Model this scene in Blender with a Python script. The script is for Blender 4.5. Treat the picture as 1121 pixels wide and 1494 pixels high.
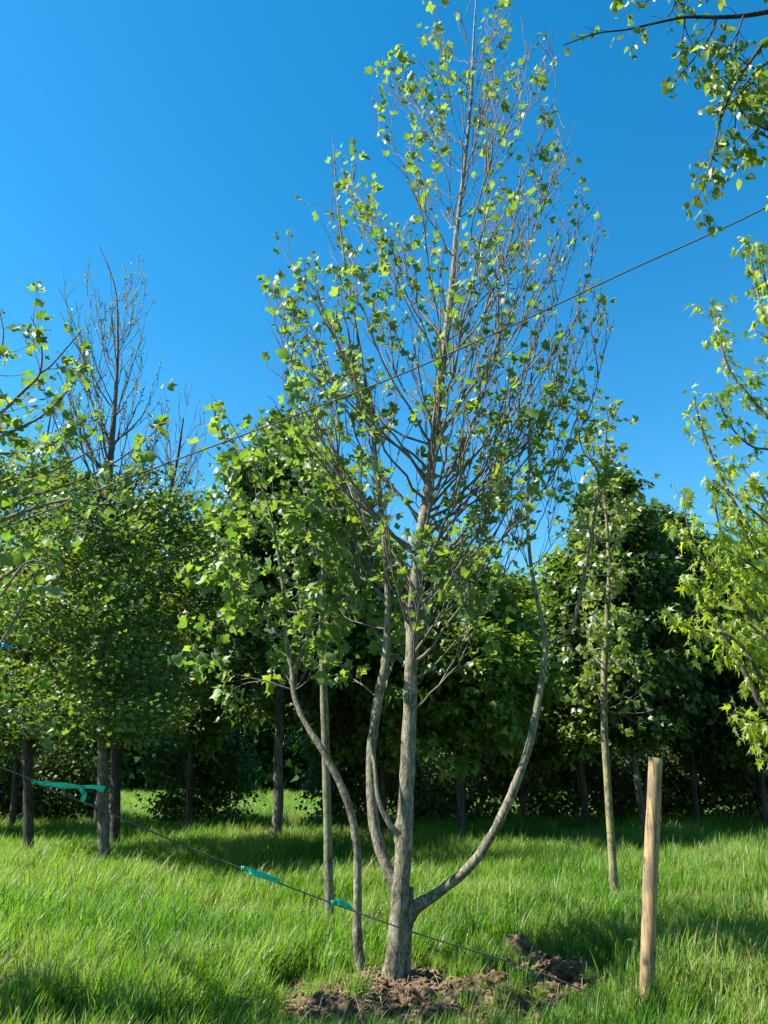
import bpy, bmesh, math, random
import numpy as np
from mathutils import Vector, Matrix

for o in list(bpy.data.objects):
    bpy.data.objects.remove(o, do_unlink=True)
S = bpy.context.scene
COL = S.collection
rng = np.random.default_rng(11)
random.seed(5)
R = math.radians

# ------------------------------------------------------------------ camera
PW, PH, F = 1121.0, 1494.0, 1122.0
PITCH = R(18.4)
CAMZ = 1.6
cd = bpy.data.cameras.new('camera')
cam = bpy.data.objects.new('camera', cd)
COL.objects.link(cam)
cam.location = (0, 0, CAMZ)
cam.rotation_euler = (math.pi / 2 + PITCH, 0, 0)
cd.sensor_fit = 'VERTICAL'
cd.sensor_height = 24.0
cd.lens = 24.0 * F / PH
cd.clip_start = 0.05
cd.clip_end = 3000
S.camera = cam

# ------------------------------------------------------------------ sky and sun
SUN_EL, SUN_BACK = R(46), R(-4)          # from the left, a little behind the camera
sdir = Vector((-math.cos(SUN_EL) * math.cos(SUN_BACK), math.cos(SUN_EL) * math.sin(SUN_BACK), math.sin(SUN_EL)))
W = bpy.data.worlds.new('World')
S.world = W
W.use_nodes = True
wn = W.node_tree
for n in list(wn.nodes):
    wn.nodes.remove(n)
wo = wn.nodes.new('ShaderNodeOutputWorld')
bg = wn.nodes.new('ShaderNodeBackground')
sky = wn.nodes.new('ShaderNodeTexSky')
sky.sky_type = 'NISHITA'
sky.sun_disc = False
sky.sun_elevation = SUN_EL
sky.sun_rotation = math.atan2(sdir.x, sdir.y)
sky.air_density = 1.0
sky.dust_density = 0.15
sky.ozone_density = 1.6
hs = wn.nodes.new('ShaderNodeHueSaturation')
hs.inputs['Saturation'].default_value = 1.43
hs.inputs['Hue'].default_value = 0.488
bg.inputs['Strength'].default_value = 0.079
wn.links.new(sky.outputs[0], hs.inputs['Color'])
wn.links.new(hs.outputs[0], bg.inputs['Color'])
wn.links.new(bg.outputs[0], wo.inputs['Surface'])

sl = bpy.data.lights.new('sun', 'SUN')
sl.energy = 5.0
sl.angle = R(0.53)
sl.color = (1.0, 0.955, 0.86)
sun = bpy.data.objects.new('sun', sl)
COL.objects.link(sun)
sun.rotation_euler = sdir.to_track_quat('Z', 'Y').to_euler()
sun.location = (-20, 5, 25)

S.view_settings.view_transform = 'Standard'
S.view_settings.look = 'None'
S.view_settings.exposure = 1.66
S.view_settings.gamma = 1.0
S.view_settings.use_curve_mapping = False
S.render.engine = 'CYCLES'
S.cycles.max_bounces = 8
S.cycles.transparent_max_bounces = 4
S.cycles.transmission_bounces = 4
S.cycles.diffuse_bounces = 4

# ------------------------------------------------------------------ pixel -> place
CP, SP = math.cos(PITCH), math.sin(PITCH)
def ray(px, py):
    cx, cy = (px - PW / 2) / F, (PH / 2 - py) / F
    return np.array((cx, CP - SP * cy, SP + CP * cy))
def P(px, py, D):
    d = ray(px, py)
    return np.array((0, 0, CAMZ)) + d * (D / d[1])
def G(px, py):
    d = ray(px, py)
    t = -CAMZ / d[2]
    return np.array((d[0] * t, d[1] * t, 0.0))
def GV(px, py, h=.28):                    # same, at the height of the grass tops
    d = ray(px, py)
    t = (h - CAMZ) / d[2]
    return np.array((d[0] * t, d[1] * t, h))
def RW(r, px, py, D):                      # a radius in photo pixels -> metres at that distance
    return r * (D / ray(px, py)[1]) / F
def to_px(p):
    v = np.atleast_2d(p) - np.array((0, 0, CAMZ))
    depth = v[:, 1] * CP + v[:, 2] * SP
    up = -v[:, 1] * SP + v[:, 2] * CP
    return PW / 2 + F * v[:, 0] / depth, PH / 2 - F * up / depth, depth

# ------------------------------------------------------------------ noise
def _h(ix, iy, s):
    n = (ix.astype(np.int64) * 374761393 + iy.astype(np.int64) * 668265263 + s * 1442695041) & 0x7fffffff
    n = ((n ^ (n >> 13)) * 1274126177) & 0x7fffffff
    return ((n ^ (n >> 16)) & 0xffff) / 65535.0
def vn(x, y, s=0):
    x = np.asarray(x, float); y = np.asarray(y, float)
    ix, iy = np.floor(x), np.floor(y)
    fx, fy = x - ix, y - iy
    fx = fx * fx * (3 - 2 * fx); fy = fy * fy * (3 - 2 * fy)
    a, b = _h(ix, iy, s), _h(ix + 1, iy, s)
    c, d = _h(ix, iy + 1, s), _h(ix + 1, iy + 1, s)
    return (a + (b - a) * fx) * (1 - fy) + (c + (d - c) * fx) * fy
def fbm(x, y, s=0, o=4):
    v, a = 0, 0.5
    for k in range(o):
        v = v + a * vn(np.asarray(x) * 2 ** k, np.asarray(y) * 2 ** k, s + k)
        a *= 0.5
    return v

# soil patches: (x, y, rx, ry)
SOIL = [(0.10, 6.60, 0.62, 0.44), (0.62, 6.42, 0.50, 0.42), (1.18, 7.12, 0.48, 0.50),
        (-0.42, 6.05, 0.28, 0.20), (-1.12, 6.55, 0.20, 0.10), (-2.85, 6.62, 0.26, 0.24)]
def soilmask(x, y):
    x = np.asarray(x, float); y = np.asarray(y, float)
    m = np.zeros_like(x) - 9
    w = (fbm(x * 4.5, y * 4.5, 30) - .47) * 1.5
    for cx, cy, rx, ry in SOIL:
        m = np.maximum(m, 1 - np.sqrt(((x - cx) / rx) ** 2 + ((y - cy) / ry) ** 2))
    return m + w                            # > 0 inside
def rut(x, y):                              # shallow wheel rut across the left of the meadow
    yc = 9.75 + 0.05 * x + 0.18 * np.sin(x * 1.3)
    return np.exp(-((y - yc) / 0.30) ** 2) * (1 / (1 + np.exp((x + 0.7) * 3)))
def gz(x, y):
    x = np.asarray(x, float); y = np.asarray(y, float)
    far = np.clip((np.hypot(x, y) - 25) / 60, 0, 1)
    return (fbm(x / 3.1, y / 2.3, 3, 3) - 0.45) * 0.16 * (1 - far) + (fbm(x / 40, y / 40, 8, 2) - .4) * 1.2 * far - 0.22 * rut(x, y)
def gz1(x, y):
    return float(gz(np.array([x]), np.array([y]))[0])

# ------------------------------------------------------------------ materials
def mat(name):
    m = bpy.data.materials.new(name)
    m.use_nodes = True
    nt = m.node_tree
    for n in list(nt.nodes):
        nt.nodes.remove(n)
    out = nt.nodes.new('ShaderNodeOutputMaterial')
    return m, nt, out
def N(nt, t, **kw):
    n = nt.nodes.new(t)
    for k, v in kw.items():
        if hasattr(n, k):
            setattr(n, k, v)
        else:
            n.inputs[k].default_value = v
    return n
def ramp(nt, fac, stops):
    r = nt.nodes.new('ShaderNodeValToRGB')
    e = r.color_ramp.elements
    while len(e) < len(stops):
        e.new(0.5)
    for i, (p, c) in enumerate(stops):
        e[i].position = p
        e[i].color = (*c, 1)
    nt.links.new(fac, r.inputs[0])
    return r.outputs[0]
def mixc(nt, fac, a, b, mode='MIX'):
    m = nt.nodes.new('ShaderNodeMix')
    m.data_type = 'RGBA'
    m.blend_type = mode
    for s, v in ((0, fac), (6, a), (7, b)):
        if isinstance(v, (int, float)):
            m.inputs[s].default_value = v
        elif isinstance(v, tuple):
            m.inputs[s].default_value = (*v, 1)
        else:
            nt.links.new(v, m.inputs[s])
    return m.outputs[2]

def leaf_mat(name, stops, trans, back=None, tw=0.38, rough=0.42, spec=0.5):
    stops = [(a, tuple(v * .80 for v in c)) for a, c in stops]; trans = [(a, tuple(v * .86 for v in c)) for a, c in trans]
    back = tuple(v * .8 for v in back) if back else None
    m, nt, out = mat(name)
    g = N(nt, 'ShaderNodeNewGeometry')
    oi = N(nt, 'ShaderNodeObjectInfo')
    a = N(nt, 'ShaderNodeMath', operation='ADD')
    nt.links.new(g.outputs['Random Per Island'], a.inputs[0])
    nt.links.new(oi.outputs['Random'], a.inputs[1])
    f = N(nt, 'ShaderNodeMath', operation='FRACT')
    nt.links.new(a.outputs[0], f.inputs[0])
    col = ramp(nt, f.outputs[0], stops)
    tcol = ramp(nt, f.outputs[0], trans)
    if back:
        col = mixc(nt, g.outputs['Backfacing'], col, back)
    p = N(nt, 'ShaderNodeBsdfPrincipled')
    p.inputs['Roughness'].default_value = rough
    p.inputs['Specular IOR Level'].default_value = spec
    nt.links.new(col, p.inputs['Base Color'])
    t = N(nt, 'ShaderNodeBsdfTranslucent')
    nt.links.new(tcol, t.inputs['Color'])
    mx = N(nt, 'ShaderNodeMixShader')
    mx.inputs[0].default_value = tw
    nt.links.new(p.outputs[0], mx.inputs[1])
    nt.links.new(t.outputs[0], mx.inputs[2])
    nt.links.new(mx.outputs[0], out.inputs['Surface'])
    return m

def bark_mat(name, dark, mid, light, lichen=None, lich_amt=0.5, scale=14, bump=0.6, tip=None):
    dark, mid, light = (tuple(v * .72 for v in c) for c in (dark, mid, light)); lichen = tuple(v * .72 for v in lichen) if lichen else None
    m, nt, out = mat(name)
    g = N(nt, 'ShaderNodeNewGeometry')
    mp = N(nt, 'ShaderNodeMapping')
    mp.inputs['Scale'].default_value = (1, 1, 0.35)
    nt.links.new(g.outputs['Position'], mp.inputs['Vector'])
    n1 = N(nt, 'ShaderNodeTexNoise', Scale=scale, Detail=6.0, Roughness=0.65)
    nt.links.new(mp.outputs[0], n1.inputs['Vector'])
    n2 = N(nt, 'ShaderNodeTexNoise', Scale=scale * 4.2, Detail=4.0, Roughness=0.7)
    nt.links.new(mp.outputs[0], n2.inputs['Vector'])
    mm = N(nt, 'ShaderNodeMath', operation='MULTIPLY_ADD')
    nt.links.new(n2.outputs[0], mm.inputs[0]); mm.inputs[1].default_value = 0.6
    sc = N(nt, 'ShaderNodeMath', operation='MULTIPLY'); sc.inputs[1].default_value = 0.5
    nt.links.new(n1.outputs[0], sc.inputs[0]); nt.links.new(sc.outputs[0], mm.inputs[2])
    col = ramp(nt, mm.outputs[0], [(0.46, dark), (0.55, mid), (0.635, light)])
    if lichen:
        n3 = N(nt, 'ShaderNodeTexNoise', Scale=5.5, Detail=8.0, Roughness=0.75)
        nt.links.new(g.outputs['Position'], n3.inputs['Vector'])
        lf = ramp(nt, n3.outputs[0], [(0.50, (0, 0, 0)), (0.58, (lich_amt,) * 3)])
        col = mixc(nt, lf, col, lichen)
    # lenticels and rings round the stem
    mp2 = N(nt, 'ShaderNodeMapping'); mp2.inputs['Scale'].default_value = (1, 1, 9)
    nt.links.new(g.outputs['Position'], mp2.inputs['Vector'])
    n4 = N(nt, 'ShaderNodeTexNoise', Scale=6.0, Detail=3.0)
    nt.links.new(mp2.outputs[0], n4.inputs['Vector'])
    lf2 = ramp(nt, n4.outputs[0], [(0.60, (0, 0, 0)), (0.70, (0.55,) * 3)])
    col = mixc(nt, lf2, col, dark)
    p = N(nt, 'ShaderNodeBsdfPrincipled')
    p.inputs['Roughness'].default_value = 0.8
    p.inputs['Specular IOR Level'].default_value = 0.3
    nt.links.new(col, p.inputs['Base Color'])
    b = N(nt, 'ShaderNodeBump'); b.inputs['Strength'].default_value = bump; b.inputs['Distance'].default_value = 0.02
    nt.links.new(mm.outputs[0], b.inputs['Height'])
    nt.links.new(b.outputs[0], p.inputs['Normal'])
    nt.links.new(p.outputs[0], out.inputs['Surface'])
    return m

M = {}
M['tulip'] = leaf_mat('tulip_leaf', [(0, (.045, .11, .016)), (.5, (.075, .155, .02)), (1, (.12, .21, .028))],
                      [(0, (.16, .34, .025)), (.5, (.28, .46, .03)), (1, (.42, .56, .05))], back=(.16, .23, .10), tw=.40, rough=.5, spec=.45)
M['sapling'] = leaf_mat('sapling_leaf', [(0, (.08, .14, .02)), (1, (.15, .22, .035))],
                        [(0, (.25, .4, .03)), (1, (.45, .52, .05))], back=(.2, .25, .11), tw=.4)
M['birch'] = leaf_mat('round_leaf', [(0, (.05, .11, .012)), (1, (.1, .17, .02))],
                      [(0, (.2, .34, .02)), (1, (.42, .52, .03))], tw=.45, rough=.4)
M['silver'] = leaf_mat('cutleaf_maple_leaf', [(0, (.12, .2, .012)), (1, (.24, .31, .016))],
                       [(0, (.36, .55, .02)), (1, (.68, .78, .04))], back=(.19, .28, .05), tw=.48, rough=.45)
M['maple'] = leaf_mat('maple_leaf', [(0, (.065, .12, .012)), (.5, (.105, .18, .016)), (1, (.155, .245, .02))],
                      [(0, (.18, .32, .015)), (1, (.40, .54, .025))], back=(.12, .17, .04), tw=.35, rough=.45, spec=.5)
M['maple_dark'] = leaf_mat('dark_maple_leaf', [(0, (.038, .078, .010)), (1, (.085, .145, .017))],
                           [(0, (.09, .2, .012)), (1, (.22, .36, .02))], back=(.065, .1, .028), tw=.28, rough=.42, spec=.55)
M['hornbeam'] = leaf_mat('hornbeam_leaf', [(0, (.06, .12, .017)), (1, (.13, .20, .028))],
                         [(0, (.16, .32, .02)), (1, (.36, .46, .04))], back=(.09, .14, .05), tw=.33, rough=.5)
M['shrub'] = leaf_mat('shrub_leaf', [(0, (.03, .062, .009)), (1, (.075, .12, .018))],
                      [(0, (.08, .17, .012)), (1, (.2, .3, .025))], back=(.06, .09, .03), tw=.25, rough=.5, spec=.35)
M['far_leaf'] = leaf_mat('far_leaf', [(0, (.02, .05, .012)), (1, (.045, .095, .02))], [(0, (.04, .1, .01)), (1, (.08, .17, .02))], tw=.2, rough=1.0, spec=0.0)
M['bark'] = bark_mat('tulip_bark', (.055, .045, .03), (.17, .145, .10), (.34, .31, .24), lichen=(.21, .215, .11), lich_amt=.55, scale=16, bump=.7)
M['twig'] = bark_mat('tulip_twig', (.115, .095, .078), (.165, .14, .115), (.235, .205, .17), scale=22, bump=.2)
M['bark_grey'] = bark_mat('grey_bark', (.04, .035, .028), (.10, .085, .065), (.19, .165, .13), lichen=(.14, .17, .09), lich_amt=.4, scale=9, bump=.8)
M['bark_yellow'] = bark_mat('lichen_bark', (.07, .062, .032), (.19, .165, .09), (.30, .27, .16), lichen=(.33, .30, .085), lich_amt=.65, scale=12, bump=.6)
M['bark_green'] = bark_mat('green_grey_bark', (.07, .065, .04), (.175, .165, .10), (.28, .27, .18), lichen=(.22, .24, .11), lich_amt=.6, scale=12, bump=.6)
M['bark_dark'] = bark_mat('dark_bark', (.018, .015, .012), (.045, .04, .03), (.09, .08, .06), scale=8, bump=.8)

# ------------------------------------------------------------------ mesh helpers
def link(o, parent=None):
    COL.objects.link(o)
    if parent is not None:
        o.parent = parent
    return o
def tag(o, label=None, cat=None, group=None, kind=None):
    if label: o['label'] = label
    if cat: o['category'] = cat
    if group: o['group'] = group
    if kind: o['kind'] = kind
    return o
def empty(name, loc):
    e = bpy.data.objects.new(name, None)
    e.empty_display_size = 0.2
    e.location = loc
    return link(e)
def raw_mesh(name, V, faces, m, smooth=False):
    """V (n,3); faces: (k,3) or (k,4) int array"""
    me = bpy.data.meshes.new(name)
    V = np.ascontiguousarray(V, dtype=np.float32); faces = np.ascontiguousarray(faces, dtype=np.int32)
    k, s = faces.shape
    me.vertices.add(len(V)); me.vertices.foreach_set('co', V.ravel())
    me.loops.add(k * s); me.loops.foreach_set('vertex_index', faces.ravel())
    me.polygons.add(k); me.polygons.foreach_set('loop_start', np.arange(0, k * s, s, dtype=np.int32))
    if smooth:
        me.polygons.foreach_set('use_smooth', np.ones(k, dtype=bool))
    me.update(calc_edges=True)
    me.materials.append(m)
    return me
def obj(name, me, parent=None, origin=None):
    o = bpy.data.objects.new(name, me)
    return link(o, parent)
def catmull(pts, per=6):
    pts = np.asarray(pts, float)
    if len(pts) < 3:
        t = np.linspace(0, 1, per + 1)[:, None]
        return pts[0] * (1 - t) + pts[-1] * t
    p = np.vstack([2 * pts[0] - pts[1], pts, 2 * pts[-1] - pts[-2]])
    out = []
    for i in range(1, len(p) - 2):
        for k in range(per):
            t = k / per
            out.append(0.5 * (2 * p[i] + (-p[i - 1] + p[i + 1]) * t + (2 * p[i - 1] - 5 * p[i] + 4 * p[i + 1] - p[i + 2]) * t * t
                              + (-p[i - 1] + 3 * p[i] - 3 * p[i + 1] + p[i + 2]) * t ** 3))
    out.append(p[-2])
    return np.array(out)
class TB:
    """collects tapered tubes into one mesh"""
    def __init__(s):
        s.V, s.Q, s.n = [], [], 0
    def tube(s, poly, rad, sides=6, cap=False, lump=0.0, seed=0):
        poly = np.asarray(poly, float); rad = np.asarray(rad, float)
        n = len(poly)
        T = np.gradient(poly, axis=0)
        T /= np.linalg.norm(T, axis=1)[:, None] + 1e-9
        mean = T.mean(axis=0)
        ref = np.array((1., 0, 0)) if abs(mean[0]) < 0.8 * np.linalg.norm(mean) + 1e-9 else np.array((0, 1., 0))
        A = np.cross(T, ref); A /= np.linalg.norm(A, axis=1)[:, None] + 1e-9
        B = np.cross(T, A)
        th = np.arange(sides) * 2 * math.pi / sides
        rr = rad[:, None] * np.ones((1, sides))
        if lump:
            k = np.arange(n)
            rr = rr * (1 + lump * (2 * vn(k[:, None] * .55 + seed, np.cos(th)[None, :] * 1.4 + np.sin(th)[None, :] * .8 + 7, seed + 1) - 1))
        V = poly[:, None, :] + rr[..., None] * (A[:, None, :] * np.cos(th)[None, :, None] + B[:, None, :] * np.sin(th)[None, :, None])
        i = np.arange(n - 1)[:, None] * sides; j = np.arange(sides)[None, :]; j2 = (j + 1) % sides
        Q = np.stack([i + j, i + j2, i + sides + j2, i + sides + j], axis=-1).reshape(-1, 4) + s.n
        s.V.append(V.reshape(-1, 3)); s.Q.append(Q); s.n += n * sides
        if cap:
            base = s.n - sides
            c = s.n
            s.V.append(poly[-1:] + T[-1:] * 0.002); s.n += 1
            jj = np.arange(0, sides, 1)
            q = np.stack([base + jj, base + (jj + 1) % sides, np.full(sides, c), np.full(sides, c)], axis=-1)
            # degenerate quads avoided: use pairs
            q = np.stack([base + jj[::2], base + (jj[::2] + 1) % sides, base + (jj[::2] + 2) % sides, np.full(len(jj[::2]), c)], axis=-1)
            s.Q.append(q)
    def mesh(s, name, m, origin=(0, 0, 0), smooth=True):
        return raw_mesh(name, np.vstack(s.V) - np.asarray(origin, float), np.vstack(s.Q), m, smooth)

def mirror_leaf(mid, right, tris, fold=.25, bend=.18):
    V = [(0, y) for y in mid] + list(right) + [(-x, y) for x, y in right]
    nm, nr = len(mid), len(right)
    Fs = []
    for t in tris:
        Fs.append(t)
        Fs.append(tuple((i if i < nm else i + nr) for i in reversed(t)))
    V = np.array([(x, y, fold * abs(x) - bend * y * y) for x, y in V])
    return V, np.array(Fs)
TULIP = mirror_leaf([0, .42, .80], [(.20, -.02), (.50, .16), (.47, .40), (.31, .52), (.43, .95)],
                    [(0, 3, 4), (0, 4, 1), (4, 5, 1), (5, 6, 1), (1, 6, 2), (6, 7, 2)], .30, .22)
TULIP2 = mirror_leaf([0, .42, .84], [(.20, -.02), (.50, .16), (.47, .40), (.31, .52), (.43, .95)],
                     [(0, 3, 4), (0, 4, 1), (4, 5, 1), (5, 6, 1), (1, 6, 2), (6, 7, 2)], .75, .35)
TULIP3 = mirror_leaf([0, .42, .78], [(.20, -.02), (.52, .16), (.49, .40), (.33, .52), (.45, .95)],
                     [(0, 3, 4), (0, 4, 1), (4, 5, 1), (5, 6, 1), (1, 6, 2), (6, 7, 2)], .5, -.35)
ROUND = mirror_leaf([0, .5, 1.0], [(.28, .06), (.42, .38), (.24, .76)],
                    [(0, 3, 4), (0, 4, 1), (4, 5, 1), (1, 5, 2)], .22, .2)
ROUND2 = mirror_leaf([0, .5, 1.0], [(.28, .06), (.42, .38), (.24, .76)],
                     [(0, 3, 4), (0, 4, 1), (4, 5, 1), (1, 5, 2)], .6, .35)
CUT = mirror_leaf([0, .36, 1.0], [(.36, .14), (.15, .32), (.46, .72), (.13, .52)],
                  [(0, 3, 4), (0, 4, 1), (4, 5, 1), (5, 6, 1), (1, 6, 2)], .2, .3)
CUT2 = mirror_leaf([0, .36, 1.05], [(.3, .2), (.13, .34), (.36, .82), (.12, .54)],
                   [(0, 3, 4), (0, 4, 1), (4, 5, 1), (5, 6, 1), (1, 6, 2)], .5, .45)
STAR = mirror_leaf([0, .42, 1.0], [(.52, .22), (.24, .52)], [(0, 3, 1), (3, 4, 1), (1, 4, 2)], .2, .2)
OVAL = mirror_leaf([0, 1.0], [(.36, .45)], [(0, 2, 1)], .3, .15)

def basis(axis, normal):
    Y = axis / (np.linalg.norm(axis, axis=1)[:, None] + 1e-9)
    X = np.cross(Y, normal); X /= np.linalg.norm(X, axis=1)[:, None] + 1e-9
    Z = np.cross(X, Y)
    return X, Y, Z
def leaf_batch(name, tmpl, pos, axis, normal, size, m, origin=(0, 0, 0)):
    V, Fc = tmpl
    X, Y, Z = basis(axis, normal)
    A = pos[:, None, :] + size[:, None, None] * (V[None, :, 0, None] * X[:, None, :] + V[None, :, 1, None] * Y[:, None, :] + V[None, :, 2, None] * Z[:, None, :])
    n, k = len(pos), len(V)
    Fa = (Fc[None] + (np.arange(n) * k)[:, None, None]).reshape(-1, Fc.shape[1])
    return raw_mesh(name, A.reshape(-1, 3) - np.asarray(origin, float), Fa, m)
def rnd(n):
    v = rng.normal(size=(n, 3))
    return v / np.linalg.norm(v, axis=1)[:, None]

def put_leaves(root, L, tmpls, m, single=300, crown='foliage', leafname='leaf'):
    """L: list of (pos, axis, normal, size).  The largest in view become objects, the rest one part."""
    org = np.array(root.location)
    pos = np.array([l[0] for l in L]); ax = np.array([l[1] for l in L]); no = np.array([l[2] for l in L]); sz = np.array([l[3] for l in L])
    px, py, dep = to_px(pos)
    vis = (px > -5) & (px < PW + 5) & (py > -5) & (py < PH) & (dep > .5)
    score = np.where(vis, sz / np.maximum(dep, .5), 0)
    order = np.argsort(-score)
    one = [i for i in order[:single] if score[i] > 0]
    protos = [raw_mesh('leaf', t[0], t[1], m) for t in tmpls]
    X, Y, Z = basis(ax, no)
    for q, i in enumerate(one):
        o = bpy.data.objects.new(leafname, protos[q % len(protos)])
        mx = Matrix(((X[i][0], Y[i][0], Z[i][0]), (X[i][1], Y[i][1], Z[i][1]), (X[i][2], Y[i][2], Z[i][2])))
        o.matrix_local = Matrix.LocRotScale(Vector(pos[i] - org), mx.to_quaternion(), Vector((sz[i],) * 3))
        link(o, root)
    rest = np.setdiff1d(np.arange(len(L)), one)
    if len(rest):
        # split among templates, then join
        Vs, Fs, n0 = [], [], 0
        for k, t in enumerate(tmpls):
            ii = rest[k::len(tmpls)]
            if not len(ii):
                continue
            V, Fc = t
            A = pos[ii][:, None, :] + sz[ii][:, None, None] * (V[None, :, 0, None] * X[ii][:, None, :] + V[None, :, 1, None] * Y[ii][:, None, :] + V[None, :, 2, None] * Z[ii][:, None, :])
            Vs.append(A.reshape(-1, 3) - org)
            Fs.append((Fc[None] + (np.arange(len(ii)) * len(V))[:, None, None]).reshape(-1, 3) + n0)
            n0 += len(ii) * len(V)
        c = obj(crown, raw_mesh(crown, np.vstack(Vs), np.vstack(Fs), m), root)
        c['kind'] = 'stuff'

# ------------------------------------------------------------------ branching
def unit(v):
    return v / (np.linalg.norm(v) + 1e-9)
def curve_poly(p0, p2, outk=.55, upk=.28, n=9, wob=.03):
    p0, p2 = np.asarray(p0, float), np.asarray(p2, float)
    d = p2 - p0
    c = p0 + np.array((d[0] * outk, d[1] * outk, d[2] * upk))
    t = np.linspace(0, 1, n)[:, None]
    q = (1 - t) ** 2 * p0 + 2 * t * (1 - t) * c + t * t * p2
    L = np.linalg.norm(d)
    w = np.cumsum(rng.normal(size=(n, 3)), axis=0) * wob * L / math.sqrt(n)
    w -= np.linspace(0, 1, n)[:, None] * w[-1] * .7
    w[0] = 0
    return q + w
def side_dir(tan, ang, up):
    a = rnd(1)[0]
    a = unit(a - tan * a.dot(tan))
    d = tan * math.cos(ang) + a * math.sin(ang)
    d[2] += up
    return unit(d)
class Grow:
    """twigs and leaves on a branch"""
    def __init__(s, leaf=(.07, .13), dens=1.0, twig=(.25, .6), gap=.15, up=.35, droop=-.3, petiole=.05, ang=.75, rmin=.0028, sub=.5):
        s.__dict__.update(locals())
        s.leaves = []
    def leaf_at(s, tb, p, tan, dens=None):
        if rng.random() > (s.dens if dens is None else dens) * .78:
            return
        for _ in range(1 if rng.random() > .34 else 2):       # sometimes a pair from one bud
            d = side_dir(tan, 1.0, .15)
            L = s.petiole * rng.uniform(.5, 1.5)
            q = p + d * L
            if s.petiole > .02:
                tb.tube(np.array([p, (p + q) / 2 + (0, 0, .004), q]), np.array([.0011, .001, .0009]), 3)
            wind = np.array((.35, -.05, 0))
            ax = unit(d * .7 + np.array((0, 0, s.droop)) + wind + rng.normal(size=3) * .35)
            no = unit(np.array((0, 0, .6)) + rng.normal(size=3) * .8 + d * .2)
            s.leaves.append((q, ax, no, s.leaf[0] * .8 + (s.leaf[1] * 1.08 - s.leaf[0] * .8) * rng.random() ** 1.35))
    def twigs(s, tb, poly, r0, t0=.2, lscale=1.0, depth=0, ldens=None):
        seg = np.linalg.norm(np.diff(poly, axis=0), axis=1)
        cum = np.concatenate([[0], np.cumsum(seg)])
        L = cum[-1]
        n = max(1, int(L * (1 - t0) / s.gap))
        for k in range(n):
            t = t0 + (1 - t0) * (k + rng.uniform(0, 1)) / n
            x = t * L
            i = min(np.searchsorted(cum, x), len(poly) - 1); i = max(i, 1)
            f = (x - cum[i - 1]) / (seg[i - 1] + 1e-9)
            p = poly[i - 1] * (1 - f) + poly[i] * f
            tan = unit(poly[i] - poly[i - 1])
            l = rng.uniform(*s.twig) * lscale * (1.15 - .55 * t)
            d = side_dir(tan, s.ang * rng.uniform(.7, 1.25), s.up)
            m = 5
            pts = [p]
            dd = d
            for q in range(m):
                dd = unit(dd + rng.normal(size=3) * .13 + np.array((0, 0, s.up * .22)))
                pts.append(pts[-1] + dd * l / m)
            pts = np.array(pts)
            rb = min(max(s.rmin, .012 * l), r0 * .7)
            tb.tube(pts, np.linspace(rb, s.rmin * .6, len(pts)), 4)
            for q in range(1, m + 1):
                s.leaf_at(tb, pts[q], unit(pts[q] - pts[q - 1]), ldens)
            if rng.random() < .75:
                s.leaf_at(tb, pts[-1], dd, ldens)
            if depth < 1 and rng.random() < s.sub and l > .2:
                s.twigs(tb, pts, rb, .25, lscale * .5, depth + 1, ldens)
def branch_on(leader, lrad, tip, k=(1.3, 2.0), zmin=None):
    """start point on the leader for a rising branch that ends at tip"""
    kk = rng.uniform(*k)
    hd = np.hypot(leader[:, 0] - tip[0], leader[:, 1] - tip[1])
    goal = tip[2] - kk * hd
    if zmin is not None:
        goal = np.where(goal < zmin + .4, np.minimum(zmin + rng.uniform(0, 2.0), np.maximum(tip[2] - .9 * hd - .2, zmin)), goal)
    cost = np.abs(leader[:, 2] - goal)
    if zmin is not None:
        cost = cost + (leader[:, 2] < zmin) * 100
    i = int(np.argmin(cost))
    return leader[i], lrad[i]
def in_poly(x, y, poly):
    c = False
    j = len(poly) - 1
    for i in range(len(poly)):
        if (poly[i][1] > y) != (poly[j][1] > y) and x < (poly[j][0] - poly[i][0]) * (y - poly[i][1]) / (poly[j][1] - poly[i][1]) + poly[i][0]:
            c = not c
        j = i
    return c
def sample_poly(poly, n):
    xs = [p[0] for p in poly]; ys = [p[1] for p in poly]
    out = []
    while len(out) < n:
        best = None
        for _ in range(6):                  # spread them: best of six
            x, y = rng.uniform(min(xs), max(xs)), rng.uniform(min(ys), max(ys))
            if not in_poly(x, y, poly):
                continue
            d = min([(x - a) ** 2 + (y - b) ** 2 for a, b in out], default=1)
            if best is None or d > best[0]:
                best = (d, x, y)
        if best:
            out.append((best[1], best[2]))
    return out
def limb(trace, D, per=6):
    """trace: (px, py, radius px[, depth offset]) -> poly, radii in metres"""
    pts = np.array([P(t[0], t[1], D + (t[3] if len(t) > 3 else 0)) for t in trace])
    rad = np.array([RW(t[2], t[0], t[1], D) for t in trace])
    poly = catmull(pts, per)
    rr = np.interp(np.linspace(0, 1, len(poly)), np.linspace(0, 1, len(rad)), rad)
    return poly, rr

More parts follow.
